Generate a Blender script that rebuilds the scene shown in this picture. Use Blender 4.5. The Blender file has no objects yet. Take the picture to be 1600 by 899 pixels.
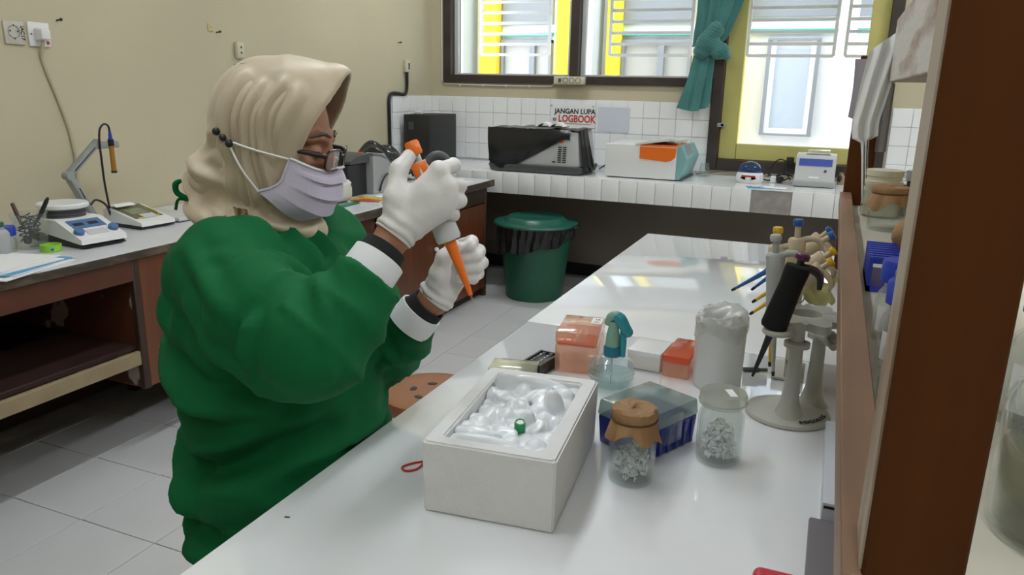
import bpy, bmesh, math, random
import numpy as np
from mathutils import Vector, Matrix
random.seed(7)
C = bpy.context.scene.collection
SC = bpy.context.scene
R = math.radians

# ------------------------------------------------------------------ camera
def cam_basis(yaw, pitch, roll):
    f = Vector((-math.sin(yaw)*math.cos(pitch), math.cos(yaw)*math.cos(pitch), -math.sin(pitch)))
    r = Vector((math.cos(yaw), math.sin(yaw), 0)); u = r.cross(f)
    c, s = math.cos(roll), math.sin(roll)
    return c*r + s*u, -s*r + c*u, f
cr, cu, cf = cam_basis(.392, .26, .021)
cam = bpy.data.objects.new('camera', bpy.data.cameras.new('camera')); C.objects.link(cam)
cam.data.sensor_width = 36; cam.data.lens = 1183*36/1600; cam.data.clip_start = .02
m = Matrix((cr, cu, -cf)).transposed().to_4x4(); m.translation = (0, 0, 1.30)
cam.matrix_world = m
SC.camera = cam

# ------------------------------------------------------------------ sky, lamps' common values, exposure
w = bpy.data.worlds.new('overcast_sky'); SC.world = w; w.use_nodes = True
bg = w.node_tree.nodes['Background']; bg.inputs[0].default_value = (.93, .97, 1, 1); bg.inputs[1].default_value = 4.6
LAMP_W = 14.0
def area(name, loc, rot, sx, sy, power, color=(1, 1, 1), portal=False):
    l = bpy.data.lights.new(name, 'AREA'); l.shape = 'RECTANGLE'; l.size = sx; l.size_y = sy; l.energy = power; l.color = color
    if portal: l.cycles.is_portal = True
    o = bpy.data.objects.new(name, l); C.objects.link(o); o.location = loc; o.rotation_euler = rot
    return o
SC.view_settings.view_transform = 'Standard'; SC.view_settings.look = 'None'
SC.view_settings.gamma = 1; SC.view_settings.use_curve_mapping = False
SC.view_settings.exposure = 0.0
area('window_portal', (-1.69, 5.25, 1.9), (R(-90), 0, 0), 2.0, 1.15, 1, portal=True)
area('window_portal.001', (-.22, 5.25, 1.6), (R(-90), 0, 0), 1.0, 1.7, 1, portal=True)

# ------------------------------------------------------------------ materials
def nodes_of(name):
    mt = bpy.data.materials.new(name); mt.use_nodes = True
    nt = mt.node_tree; return mt, nt, nt.nodes['Principled BSDF']
def mat(name, col, rough=.5, metal=0., var=0., vscale=8., bump=0., bscale=120., spec=.5, col2=None, stretch=None,
        coat=0., trans=0., alpha=1., sheen=0., sss=0., thresh=None, detail=4., emit=None):
    mt, nt, b = nodes_of(name); L = nt.links.new
    c = (*col, 1)
    b.inputs['Base Color'].default_value = c
    b.inputs['Roughness'].default_value = rough; b.inputs['Metallic'].default_value = metal
    b.inputs['Specular IOR Level'].default_value = spec
    b.inputs['Coat Weight'].default_value = coat; b.inputs['Coat Roughness'].default_value = .04
    b.inputs['Transmission Weight'].default_value = trans; b.inputs['Alpha'].default_value = alpha
    b.inputs['Sheen Weight'].default_value = sheen
    if sss: b.inputs['Subsurface Weight'].default_value = sss; b.inputs['Subsurface Radius'].default_value = (.01, .005, .003)
    if emit: b.inputs['Emission Color'].default_value = (*emit[0], 1); b.inputs['Emission Strength'].default_value = emit[1]
    tc = None
    if var or col2 or bump:
        tc = nt.nodes.new('ShaderNodeTexCoord'); mp = nt.nodes.new('ShaderNodeMapping'); L(tc.outputs['Object'], mp.inputs[0])
        if stretch: mp.inputs['Scale'].default_value = stretch
    if var or col2:
        n = nt.nodes.new('ShaderNodeTexNoise'); n.inputs['Scale'].default_value = vscale; n.inputs['Detail'].default_value = detail
        L(mp.outputs[0], n.inputs['Vector'])
        rp = nt.nodes.new('ShaderNodeValToRGB'); L(n.outputs[0], rp.inputs[0])
        if col2: e0, e1 = c, (*col2, 1)
        else:
            e0 = (*[max(0, x*(1-var)) for x in col], 1); e1 = (*[min(1, x*(1+var)) for x in col], 1)
        lo, hi = thresh or (.3, .7)
        rp.color_ramp.elements[0].position = lo; rp.color_ramp.elements[1].position = hi
        rp.color_ramp.elements[0].color = e0; rp.color_ramp.elements[1].color = e1
        L(rp.outputs[0], b.inputs['Base Color'])
    if bump:
        n2 = nt.nodes.new('ShaderNodeTexNoise'); n2.inputs['Scale'].default_value = bscale; L(mp.outputs[0], n2.inputs['Vector'])
        bp = nt.nodes.new('ShaderNodeBump'); bp.inputs['Strength'].default_value = bump; bp.inputs['Distance'].default_value = .004
        L(n2.outputs[0], bp.inputs['Height']); L(bp.outputs[0], b.inputs['Normal'])
    return mt
def clear(name, tint=(.95, .97, .96), rough=.03, haze=0., hazecol=(.9, .9, .9), ior=1.35, gain=1.0):
    """thin clear glass or plastic: lets light straight through, mirrors at grazing angles, optionally a little milky"""
    mt = bpy.data.materials.new(name); mt.use_nodes = True; nt = mt.node_tree; nt.nodes.clear(); L = nt.links.new
    o = nt.nodes.new('ShaderNodeOutputMaterial')
    t = nt.nodes.new('ShaderNodeBsdfTransparent'); t.inputs[0].default_value = (*tint, 1)
    g = nt.nodes.new('ShaderNodeBsdfGlossy'); g.inputs['Roughness'].default_value = rough; g.inputs[0].default_value = (1, 1, 1, 1)
    lw = nt.nodes.new('ShaderNodeLayerWeight'); lw.inputs[0].default_value = .5
    pw = nt.nodes.new('ShaderNodeMath'); pw.operation = 'POWER'; pw.inputs[1].default_value = 4.; L(lw.outputs['Facing'], pw.inputs[0])
    f0 = ((ior-1)/(ior+1))**2
    ma = nt.nodes.new('ShaderNodeMath'); ma.operation = 'MULTIPLY_ADD'; ma.inputs[1].default_value = .75; ma.inputs[2].default_value = f0; L(pw.outputs[0], ma.inputs[0])
    mx = nt.nodes.new('ShaderNodeMixShader'); L(ma.outputs[0], mx.inputs[0])
    base = t.outputs[0]
    if haze:
        d = nt.nodes.new('ShaderNodeBsdfDiffuse'); d.inputs[0].default_value = (*hazecol, 1)
        tl = nt.nodes.new('ShaderNodeBsdfTranslucent'); tl.inputs[0].default_value = (*hazecol, 1)
        ad = nt.nodes.new('ShaderNodeMixShader'); ad.inputs[0].default_value = .5; L(d.outputs[0], ad.inputs[1]); L(tl.outputs[0], ad.inputs[2])
        hm = nt.nodes.new('ShaderNodeMixShader'); hm.inputs[0].default_value = haze; L(t.outputs[0], hm.inputs[1]); L(ad.outputs[0], hm.inputs[2])
        base = hm.outputs[0]
    L(base, mx.inputs[1]); L(g.outputs[0], mx.inputs[2]); L(mx.outputs[0], o.inputs[0])
    return mt
M = {}
M['cream'] = mat('cream_wall_paint', (.55, .49, .34), .75, var=.05, vscale=1.5, bump=.05, bscale=60)
M['wainscot'] = mat('brown_wall_paint', (.20, .165, .135), .6, var=.1, vscale=2)
M['ceil'] = mat('ceiling_white', (.8, .8, .77), .9)
M['tile_f'] = mat('floor_tile_white', (.61, .61, .61), .16, var=.03, vscale=3, spec=.5)
M['grout'] = mat('grout_grey', (.22, .21, .2), .9)
M['grout_l'] = mat('grout_light', (.62, .62, .62), .9)
M['tile_w'] = mat('wall_tile_white', (.88, .885, .89), .15, var=.02, vscale=5)
M['cement'] = mat('bare_cement', (.36, .34, .31), .9, var=.15, vscale=20, bump=.3, bscale=150)
M['frame'] = mat('dark_brown_frame', (.045, .03, .025), .45, var=.25, vscale=6)
M['sash'] = mat('olive_yellow_paint', (.54, .49, .16), .5, var=.05)
M['white'] = mat('white_plastic', (.78, .78, .77), .35)
M['offwhite'] = mat('off_white_plastic', (.68, .67, .61), .4)
M['ivory'] = mat('ivory_plastic', (.6, .56, .42), .45)
M['grey'] = mat('grey_plastic', (.38, .39, .39), .45)
M['lgrey'] = mat('light_grey_plastic', (.55, .56, .56), .4)
M['dgrey'] = mat('dark_grey_plastic', (.07, .075, .075), .5)
M['black'] = mat('black_plastic', (.012, .012, .013), .4)
M['blackmat'] = mat('matt_black_metal', (.018, .018, .018), .55)
M['paper'] = mat('white_paper', (.82, .82, .82), .8)
M['bwhite'] = mat('facade_white', (.85, .86, .88), .9)
M['byel'] = mat('facade_yellow', (.85, .66, .04), .8)
M['bpale'] = mat('facade_pale_blue', (.46, .52, .60), .9)
M['bglass'] = mat('facade_window_pale', (.42, .42, .40), .3)
M['bgrey'] = mat('facade_window_frame', (.24, .26, .29), .6)
M['bteal'] = mat('facade_teal', (.05, .42, .36), .7)
M['glass'] = clear('window_glass', (.98, .99, .99), .0, ior=1.3)
M['jarglass'] = clear('jar_glass', (.93, .95, .94), .03, haze=.06, ior=1.45)
M['clearpl'] = clear('clear_plastic', (.96, .96, .95), .08, haze=.12, ior=1.4)
M['woodred'] = mat('red_brown_wood', (.115, .035, .016), .38, col2=(.05, .016, .009), vscale=3, stretch=(8, 1, 1), thresh=(.35, .75), detail=8)
M['wooddark'] = mat('dark_wood', (.035, .016, .011), .5, col2=(.06, .028, .018), vscale=4, stretch=(6, 1, 1))

# ------------------------------------------------------------------ mesh helpers
class MB:
    def __init__(s): s.v = []; s.f = []
    def add(s, vs, fs):
        o = len(s.v); s.v += [tuple(x) for x in vs]; s.f += [tuple(i+o for i in f) for f in fs]; return s
    def box(s, lo, hi, bev=0., seg=2, mtx=None):
        bm = bmesh.new(); bmesh.ops.create_cube(bm, size=1)
        for q in bm.verts: q.co = Vector([lo[i]+(hi[i]-lo[i])*(q.co[i]+.5) for i in range(3)])
        if bev: bmesh.ops.bevel(bm, geom=bm.edges[:], offset=bev, segments=seg, affect='EDGES', profile=.5)
        if mtx: bmesh.ops.transform(bm, matrix=mtx, verts=bm.verts[:])
        bm.verts.index_update(); s.add([q.co[:] for q in bm.verts], [[q.index for q in f.verts] for f in bm.faces]); bm.free(); return s
    def cbox(s, c, d, bev=0., seg=2, mtx=None):
        return s.box([c[i]-d[i]/2 for i in range(3)], [c[i]+d[i]/2 for i in range(3)], bev, seg, mtx)
    def frustum(s, c0, d0, c1, d1, bev=0.):
        """box whose bottom rectangle (c0, d0) and top rectangle (c1, d1) differ"""
        bm = bmesh.new(); V = []
        for c, d in ((c0, d0), (c1, d1)):
            for a, b in ((-1, -1), (1, -1), (1, 1), (-1, 1)): V.append(bm.verts.new((c[0]+a*d[0]/2, c[1]+b*d[1]/2, c[2])))
        for f in ((3, 2, 1, 0), (4, 5, 6, 7), (0, 1, 5, 4), (1, 2, 6, 5), (2, 3, 7, 6), (3, 0, 4, 7)): bm.faces.new([V[i] for i in f])
        if bev: bmesh.ops.bevel(bm, geom=bm.edges[:], offset=bev, segments=2, affect='EDGES', profile=.5)
        bm.verts.index_update(); s.add([q.co[:] for q in bm.verts], [[q.index for q in f.verts] for f in bm.faces]); bm.free(); return s
    def lathe(s, prof, seg=32, c=(0, 0, 0), axis=None, closed=False):
        """profile of (radius, height); axis = matrix to turn it"""
        V = []; F = []; n = len(prof)
        for r, z in prof:
            for k in range(seg):
                a = 2*math.pi*k/seg; V.append(Vector((max(r, 1e-5)*math.cos(a), max(r, 1e-5)*math.sin(a), z)))
        for i in range(n-1 if not closed else n):
            for k in range(seg):
                j = (i+1) % n; F.append((i*seg+k, i*seg+(k+1) % seg, j*seg+(k+1) % seg, j*seg+k))
        if axis: V = [axis @ q for q in V]
        return s.add([q+Vector(c) for q in V], F)
    def tube(s, path, r, seg=10, cap=True, smooth=0):
        P = [Vector(p) for p in path]
        if smooth: P = spline(P, smooth)
        n = len(P); rr = r if isinstance(r, (list, tuple)) else [r]*n
        if len(rr) != n: rr = list(np.interp(np.linspace(0, 1, n), np.linspace(0, 1, len(rr)), rr))
        V = []; F = []; up = None
        for i in range(n):
            t = (P[min(i+1, n-1)]-P[max(i-1, 0)]).normalized()
            if up is None: up = Vector((0, 0, 1)) if abs(t.z) < .9 else Vector((1, 0, 0))
            a = t.cross(up).normalized(); b = a.cross(t).normalized(); up = b
            for k in range(seg):
                q = 2*math.pi*k/seg; V.append(P[i]+(a*math.cos(q)+b*math.sin(q))*rr[i])
        for i in range(n-1):
            for k in range(seg): F.append((i*seg+k, i*seg+(k+1) % seg, (i+1)*seg+(k+1) % seg, (i+1)*seg+k))
        if cap: F.append(tuple(reversed(range(seg)))); F.append(tuple((n-1)*seg+k for k in range(seg)))
        return s.add(V, F)
    def cyl(s, a, b, r, seg=20, r2=None): return s.tube([a, b], [r, r if r2 is None else r2], seg)
    def prism(s, poly, d0, d1, plane='xz'):
        """polygon (2-D) extruded between d0 and d1 along the third axis"""
        def to3(p, d): return {'xz': (p[0], d, p[1]), 'xy': (p[0], p[1], d), 'yz': (d, p[0], p[1])}[plane]
        n = len(poly); V = [to3(p, d0) for p in poly]+[to3(p, d1) for p in poly]
        F = [tuple(range(n)), tuple(reversed(range(n, 2*n)))]+[(i, i+n, (i+1) % n+n, (i+1) % n) for i in range(n)]
        return s.add(V, F)
    def ball(s, c, r, seg=16, rings=10):
        rr = r if isinstance(r, (tuple, list)) else (r, r, r)
        pr = [(math.sin(math.pi*i/rings), -math.cos(math.pi*i/rings)) for i in range(rings+1)]
        return s.lathe(pr, seg, c, Matrix.Diagonal((*rr,)))
    def grid(s, fn, nu, nv, closed_u=False):
        V = [fn(i/(nu-1) if not closed_u else i/nu, j/(nv-1)) for j in range(nv) for i in range(nu)]
        F = []
        for j in range(nv-1):
            for i in range(nu if closed_u else nu-1): F.append((j*nu+i, j*nu+(i+1) % nu, (j+1)*nu+(i+1) % nu, (j+1)*nu+i))
        return s.add(V, F)
    def obj(s, name, material, parent=None, loc=(0, 0, 0), rot=(0, 0, 0), flat=False, solid=0., sub=0, ang=38):
        me = bpy.data.meshes.new(name); me.from_pydata(s.v, [], s.f); me.update()
        bm = bmesh.new(); bm.from_mesh(me); bmesh.ops.remove_doubles(bm, verts=bm.verts, dist=1e-6)
        if solid:
            bmesh.ops.recalc_face_normals(bm, faces=bm.faces); bmesh.ops.solidify(bm, geom=bm.faces[:], thickness=solid)
        bmesh.ops.recalc_face_normals(bm, faces=bm.faces); bm.to_mesh(me); bm.free()
        if not flat: me.shade_smooth(); me.set_sharp_from_angle(angle=R(ang))
        me.materials.append(M[material] if isinstance(material, str) else material)
        o = bpy.data.objects.new(name, me); C.objects.link(o); o.parent = parent; o.location = loc; o.rotation_euler = rot
        if sub: md = o.modifiers.new('sub', 'SUBSURF'); md.levels = md.render_levels = sub
        return o
def spline(P, n):
    P = [Vector(p) for p in P]; Q = [P[0]*2-P[1]]+P+[P[-1]*2-P[-2]]; out = []
    for i in range(1, len(Q)-2):
        for k in range(n):
            t = k/n; a, b, c, d = Q[i-1:i+3]
            out.append(.5*((2*b)+(c-a)*t+(2*a-5*b+4*c-d)*t*t+(3*b-a-3*c+d)*t**3))
    out.append(P[-1]); return out
def thing(name, label, cat, loc=(0, 0, 0), rz=0., group=None, rot=None):
    o = bpy.data.objects.new(name, None); C.objects.link(o); o.empty_display_size = .02; o.location = loc; o.rotation_euler = rot or (0, 0, rz)
    return tag(o, label, cat, group)
def tag(o, label, cat, group=None):
    o['label'] = label; o['category'] = cat
    if group: o['group'] = group
    return o
def struct(o): o['kind'] = 'structure'; return o
def copy(o, loc, parent=None, rot=None):
    c = o.copy(); C.objects.link(c); c.location = loc
    if parent is not None: c.parent = parent
    if rot: c.rotation_euler = rot
    return c
def text(s, size, material, parent, loc, rot, name='lettering', bold=0., ax='CENTER', sx=1.):
    cu_ = bpy.data.curves.new(name, 'FONT'); cu_.body = s; cu_.size = size; cu_.extrude = .0004; cu_.offset = bold; cu_.align_x = ax; cu_.align_y = 'CENTER'
    cu_.resolution_u = 3
    t = bpy.data.objects.new(name, cu_); C.objects.link(t)
    dg = bpy.context.evaluated_depsgraph_get(); me = bpy.data.meshes.new_from_object(t.evaluated_get(dg)); bpy.data.objects.remove(t)
    me.materials.clear(); me.materials.append(M[material] if isinstance(material, str) else material)
    o = bpy.data.objects.new(name, me); C.objects.link(o); o.parent = parent; o.location = loc; o.rotation_euler = rot; o.scale = (sx, 1, 1)
    return o
# ------------------------------------------------------------------ room shell
XL, YB, ZC, XR, YF = -2.78, 5.09, 2.95, 3.0, -2.4
def shell(name, boxes, material):
    b = MB()
    for lo, hi in boxes: b.box(lo, hi)
    return struct(b.obj(name, material, flat=True))
floor = shell('floor', [((XL-.2, YF-.2, -.12), (XR+.2, YB+.15, -.003))], 'grout')
ft = MB().box((.0015, .0015, -.01), (.2985, .2985, 0), .001, 1).obj('tile', 'tile_f', floor)
first = True
x0, y0 = -1.976-.3*3, 1.387-.3*8
for i in range(16):
    for j in range(20):
        x, y = x0+.3*i, y0+.3*j; sx = sy = 1.; xx = x
        if x < XL: sx = (x+.3-XL)/.3; xx = XL
        if y+.3 > YB: sy = (YB-y)/.3
        if sy <= 0.05: continue
        if i*20+j > 299: continue
        o = ft if first else copy(ft, (0, 0, 0), floor)
        o.location = (xx, y, 0); o.scale = (sx, sy, 1); first = False
fr_ = MB().box((x0+.3*15, YF, -.01), (XR, YB, 0)).box((XL, YF, -.01), (x0+.3*15, y0, 0)).obj('tile', 'tile_f', floor, flat=True); fr_['kind'] = 'stuff'
ceiling = shell('ceiling', [((XL-.2, YF-.2, ZC), (XR+.2, YB+.2, ZC+.1))], 'ceil')
wall_left = shell('wall_left', [((XL-.15, YF, 0), (XL, YB+.15, ZC))], 'cream')
wall_right = shell('wall_right', [((XR, YF, 0), (XR+.15, YB+.15, ZC))], 'cream')
wall_front = shell('wall_front', [((XL, YF-.15, 0), (XR, YF, ZC))], 'cream')
W1, W2 = (-2.672, -.735, 1.32, 2.42), (-.735, .285, .80, 2.42)
T = YB+.15
wall_back = shell('wall_back', [((XL, YB, .60), (W1[0], T, ZC)), ((W1[0], YB, .60), (W1[1], T, W1[2])), ((W1[0], YB, W1[3]), (W2[1], T, ZC)),
                               ((W2[0], YB, .60), (W2[1], T, W2[2])), ((W2[1], YB, .60), (XR, T, ZC))], 'cream')
shell('wall_back_lower', [((XL, YB-.012, .0), (XR, T, .62))], 'wainscot').name = 'wall_wainscot'
struct(MB().box((XL, YB-.03, 0), (XR, YB-.011, .085), .003).obj('baseboard_back', 'black'))

# wall tiles (each a real tile on the wall)
TW = .109
wt = MB().box((-TW/2+.001, -.007, -TW/2+.001), (TW/2-.001, .0, TW/2-.001), .0015, 1).obj('tile', 'tile_w', wall_back)
gb = MB().box((XL, YB-.003, .77), (W1[1]-.01, YB, 1.221)).box((W2[1]+.01, YB-.003, .77), (1.6, YB, 1.221)).obj('grout_bed', 'grout_l', wall_back, flat=True)
first = True
spots = [(-.75-TW*(i+.5), k) for i in range(19) for k in range(4)]+[(.30+TW*(i+.5), k) for i in range(8) for k in range(4)]
for x, k in spots:
    o = wt if first else copy(wt, (0, 0, 0), wall_back); first = False
    sx = 1.
    if x-TW/2 < XL: sx = (x+TW/2-XL)/TW; x = XL+(x+TW/2-XL)/2
    o.location = (x, YB-.003, .785+TW*(k+.5)); o.scale = (sx, 1, 1)
MB().box((XL, 4.52, .76), (XL+.003, YB, 1.221)).obj('grout_bed', 'grout_l', wall_left, flat=True)
for i in range(5):
    for k in range(4):
        o = copy(wt, (XL+.003, 4.52+TW*(i+.5)+.01, .785+TW*(k+.5)), wall_left, (0, 0, R(90)))

# ------------------------------------------------------------------ tiled masonry bench along the back wall
BZ, BY = .77, 4.45
bench = thing('tiled_bench', 'long white tiled bench built along the back wall under the windows', 'bench', (0, 4.8, 0))
MB().box((XL+.002, BY+.008, BZ-.135), (1.7, YB-.014, BZ-.006)).obj('slab', 'cement', bench, (0, -4.8, 0), flat=True)
for xx in (XL+.05, 1.6): MB().box((xx-.045, BY+.2, 0), (xx+.05, YB-.032, BZ-.1)).obj('support', 'wainscot', bench, (0, -4.8, 0))
at = MB().box((-TW/2+.0008, -.008, -.134), (TW/2-.0008, .0, 0), .003, 2).obj('tile', 'tile_w', bench)
tt = MB().box((-TW/2+.0006, -TW/2+.0006, -.006), (TW/2-.0006, TW/2-.0006, 0), .001, 1).obj('tile', 'tile_w', bench)
fa = ftp = True
for i in range(37):
    x = -2.03-TW*6+TW*(i+.5)
    if i not in (21, 22):
        o = at if fa else copy(at, (0, 0, 0), bench); fa = False; o.location = (x, BY+.008-4.8, BZ)
    for j in range(6):
        o = tt if ftp else copy(tt, (0, 0, 0), bench); ftp = False
        d = (YB-BY)/6/TW
        o.location = (x, BY+(YB-BY)/6*(j+.5)-4.8, BZ); o.scale = (1, d, 1)

# ------------------------------------------------------------------ windows
def bars(bl, material, name, parent, bev=.003):
    b = MB()
    for k, (lo, hi) in enumerate(bl): b.box((lo[0], lo[1]-.0009*k, lo[2]), (hi[0], hi[1]+.0009*k, hi[2]), bev, 1)
    return b.obj(name, material, parent)
win1 = struct(bars([((-2.672, YB-.02, 1.32), (-2.612, T, 2.42)), ((-2.672, YB-.02, 1.32), (-.735, T, 1.372)), ((-2.672, YB-.02, 2.36), (-.735, T, 2.42)),
                    ((-1.712, YB-.015, 1.37), (-1.652, T, 2.37)), ((-.752, YB-.022, .80), (-.685, T, 2.42))], 'frame', 'window_1', None))
for (a, b_) in ((-2.612, -1.712), (-1.652, -.752)):
    bars([((a, YB+.04, 1.372), (a+.03, YB+.075, 2.36)), ((b_-.03, YB+.04, 1.372), (b_, YB+.075, 2.36)), ((a, YB+.04, 1.372), (b_, YB+.075, 1.385)), ((a, YB+.04, 2.33), (b_, YB+.075, 2.36))], 'lgrey', 'sash', win1)
    MB().box((a+.02, YB+.055, 1.38), (b_-.02, YB+.059, 2.35)).obj('pane', 'glass', win1, flat=True)
win2 = struct(bars([((-.685, YB-.02, .80), (.285, T, .872)), ((.222, YB-.02, .80), (.285, T, 2.42)), ((-.685, YB-.02, 2.36), (.285, T, 2.42))], 'frame', 'window_2', None))
bars([((-.685, YB+.02, .872), (-.575, YB+.06, 2.36)), ((.118, YB+.02, .872), (.222, YB+.06, 2.36)), ((-.575, YB+.02, .872), (.118, YB+.06, .972)), ((-.575, YB+.02, 2.26), (.118, YB+.06, 2.36))], 'sash', 'sash', win2, .004)
MB().box((-.585, YB+.035, .96), (.13, YB+.039, 2.28)).obj('pane', 'glass', win2, flat=True)
MB().box((-.70, YB-.03, 1.075), (-.655, YB+.02, 1.10), .004).cyl((-.665, YB-.03, 1.09), (-.665, YB+.02, 1.09), .012).obj('latch', 'grey', win2)

# ------------------------------------------------------------------ outside: facade across the passage, bar grilles
fac = thing('building_facade', 'white building with yellow columns and pale windows seen outside through the windows', 'building', (-1.5, 8.0, 0))
def fpart(name, boxes, material):
    b = MB()
    for k, (xa, xb, ya, yb, za, zb) in enumerate(boxes): b.box((xa+1.5, ya-.002*k, za), (xb+1.5, yb, zb))
    return b.obj(name, material, fac, flat=True)
fpart('wall', [(-7, 3.5, .12, .3, 0, 4.2)], 'bwhite')
fpart('teal_band', [(-3.52, -2.93, .06, .121, 1.83, 1.87)], 'bteal'); fpart('teal_band', [(-2.15, -1.43, .06, .121, 1.83, 1.87)], 'bteal'); fpart('teal_band', [(-1.0, .35, .06, .121, 1.855, 1.885)], 'bteal')
for xa, xb in ((-3.74, -3.535), (-2.84, -2.69), (-2.29, -2.155), (-1.33, -1.16), (-.96, -.90)): fpart('column', [(xa, xb, -.05, .12, 0, 4.2)], 'byel')
fpart('column', [(-4.3, -3.84, -.25, .12, 0, 4.2)], 'bpale'); fpart('column', [(-2.54, -2.375, -.25, .12, 0, 4.2)], 'bpale')
fpart('column', [(-.08, .08, -.12, .12, 0, 4.2)], 'bwhite')
for (xa, xb, za, zb, mid) in ((-3.52, -2.93, .9, 1.79, -3.15), (-2.15, -1.43, .9, 1.79, -1.735)):
    wn = fpart('window', [(xa, xa+.03, .05, .13, za, zb), (xb-.03, xb, .05, .13, za, zb), (xa, xb, .05, .13, zb-.03, zb), (mid-.03, mid+.03, .05, .13, za, zb), (xa, xb, .05, .13, za, za+.03)], 'bgrey')
    for pa, pb in ((xa+.03, mid-.03), (mid+.03, xb-.03)):
        pn = MB().box((pa+1.5, .1, za+.03), (pb+1.5, .119, zb-.03)).obj('pane', 'bglass', wn, flat=True)
    fpart('clerestory', [(xa, xb, .08, .119, 1.95, 2.6)], 'bgrey')
wn = fpart('window', [(-.70, -.665, .05, .13, .88, 1.80), (-.255, -.22, .05, .13, .88, 1.80), (-.70, -.22, .05, .13, .88, .90), (-.70, -.22, .05, .13, 1.78, 1.80)], 'bgrey')
MB().box((-.665+1.5, .07, .90), (-.62+1.5, .13, 1.78)).box((-.30+1.5, .07, .90), (-.255+1.5, .13, 1.78)).box((-.665+1.5, .068, .90), (-.255+1.5, .13, .95)).obj('casement', 'bwhite', wn, flat=True)
MB().box((-.62+1.5, .1, .95), (-.30+1.5, .119, 1.70)).obj('pane', 'bpale', wn, flat=True)
fpart('clerestory', [(-1.0, .35, .08, .119, 2.0, 2.6)], 'bgrey')
og = MB().box((-7, YB+.2, -.3), (4, 9, -.05)).obj('outside_paving', 'bwhite', flat=True); struct(og); og.name = 'floor_outside'
M['grille'] = mat('white_painted_iron', (.80, .82, .88), .5)
for n, (xa, xb, lb) in enumerate(((-2.80, -2.20, 'leftmost'), (-1.695, -1.07, 'second from the left'), (-.66, -.075, 'third from the left'), (.0, .17, 'narrow rightmost'))):
    g = thing('bar_grille', lb+' white iron bar grille fixed outside the windows', 'grille', ((xa+xb)/2, 6.0, 1.55), group='white bar grilles outside the windows')
    hw = (xb-xa)/2
    for sgn in (-1, 1): MB().box((sgn*hw-.011, -.011, 0), (sgn*hw+.011, .011, .95)).obj('upright', 'grille', g)
    hb = MB().box((-hw, -.006, -.011), (hw, .006, .011))
    o = hb.obj('bar', 'grille', g)
    for k in range(1, 12): copy(o, (0, 0, .082*k), g)

cn = MB().box((-7, YB+.16, 2.45), (4, 6.37, 2.52)).box((-7, 6.33, 2.08), (4, 6.37, 2.46)).obj('trim_skyblock_eave', 'bgrey', flat=True); struct(cn); cn.name = 'trim_skyblock_1'  # unseen eave with hanging fascia, added to keep sky out of the table reflection
# ------------------------------------------------------------------ unseen ceiling lamps supply overhead light; back pair added to brighten the rear
M['tube'] = mat('lamp_tube', (1, 1, 1), .5, emit=((.97, .985, 1), 9.))
for n, (x, y, lb) in enumerate(((-1.0, .6, 'over the seated person'), (-1.0, 2.1, 'over the empty stool'), (1.3, .6, 'to the right of the wooden rack'), (1.3, 2.3, 'beyond the right end of the bench'), (0.2, -1.2, 'behind the camera position'), (-1.87, 4.22, 'added over the green bin to brighten the back'), (1.3, 4.2, 'added near the back wall right of the rack to brighten the back'))):
    l = thing('unseen_ceiling_lamp', 'white twin tube ceiling lamp '+lb, 'lamp', (x, y, ZC), group='ceiling lamps')
    hl = .62 if y < 4 else .40
    if y > 4: l.rotation_euler = (0, 0, R(90))
    MB().box((-.09, -hl, -.05), (.09, hl, 0), .006).obj('housing', 'white', l)
    for s_ in (-.045, .045): MB().cyl((s_, -hl+.04, -.07), (s_, hl-.04, -.07), .014, 12).obj('tube', 'tube', l)
    area('lamp_light', (x, y, ZC-.10), (0, 0, R(90) if y > 4 else 0), .18, 2*hl-.04, LAMP_W*((1.7 if x > 0 else 1.0) if y > 4 else (.72 if x < 0 and y < 1 else .84 if x < 0 else 1.1)), (.90, .96, 1))
# ------------------------------------------------------------------ big furniture
M['lamin'] = mat('white_laminate_top', (.84, .855, .87), .07, var=.02, vscale=2, spec=.6, coat=.7)
M['lamin2'] = mat('white_desk_laminate', (.62, .63, .66), .3, var=.03, vscale=4)
M['edge_worn'] = mat('worn_dark_edge', (.05, .035, .025), .7, col2=(.14, .10, .07), vscale=30, thresh=(.45, .7), stretch=(1, .3, 1))
M['woodpeel'] = mat('red_wood_with_peeled_patches', (.085, .026, .012), .45, col2=(.38, .30, .26), vscale=6, thresh=(.59, .62), detail=3)
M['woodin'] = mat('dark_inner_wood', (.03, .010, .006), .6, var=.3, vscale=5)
M['beige'] = mat('beige_wood_rail', (.30, .23, .13), .7, var=.15, vscale=9)
M['doorwood'] = mat('varnished_door_wood', (.17, .055, .022), .3, col2=(.09, .028, .012), vscale=2.5, stretch=(1, 7, .6), detail=6)

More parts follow.
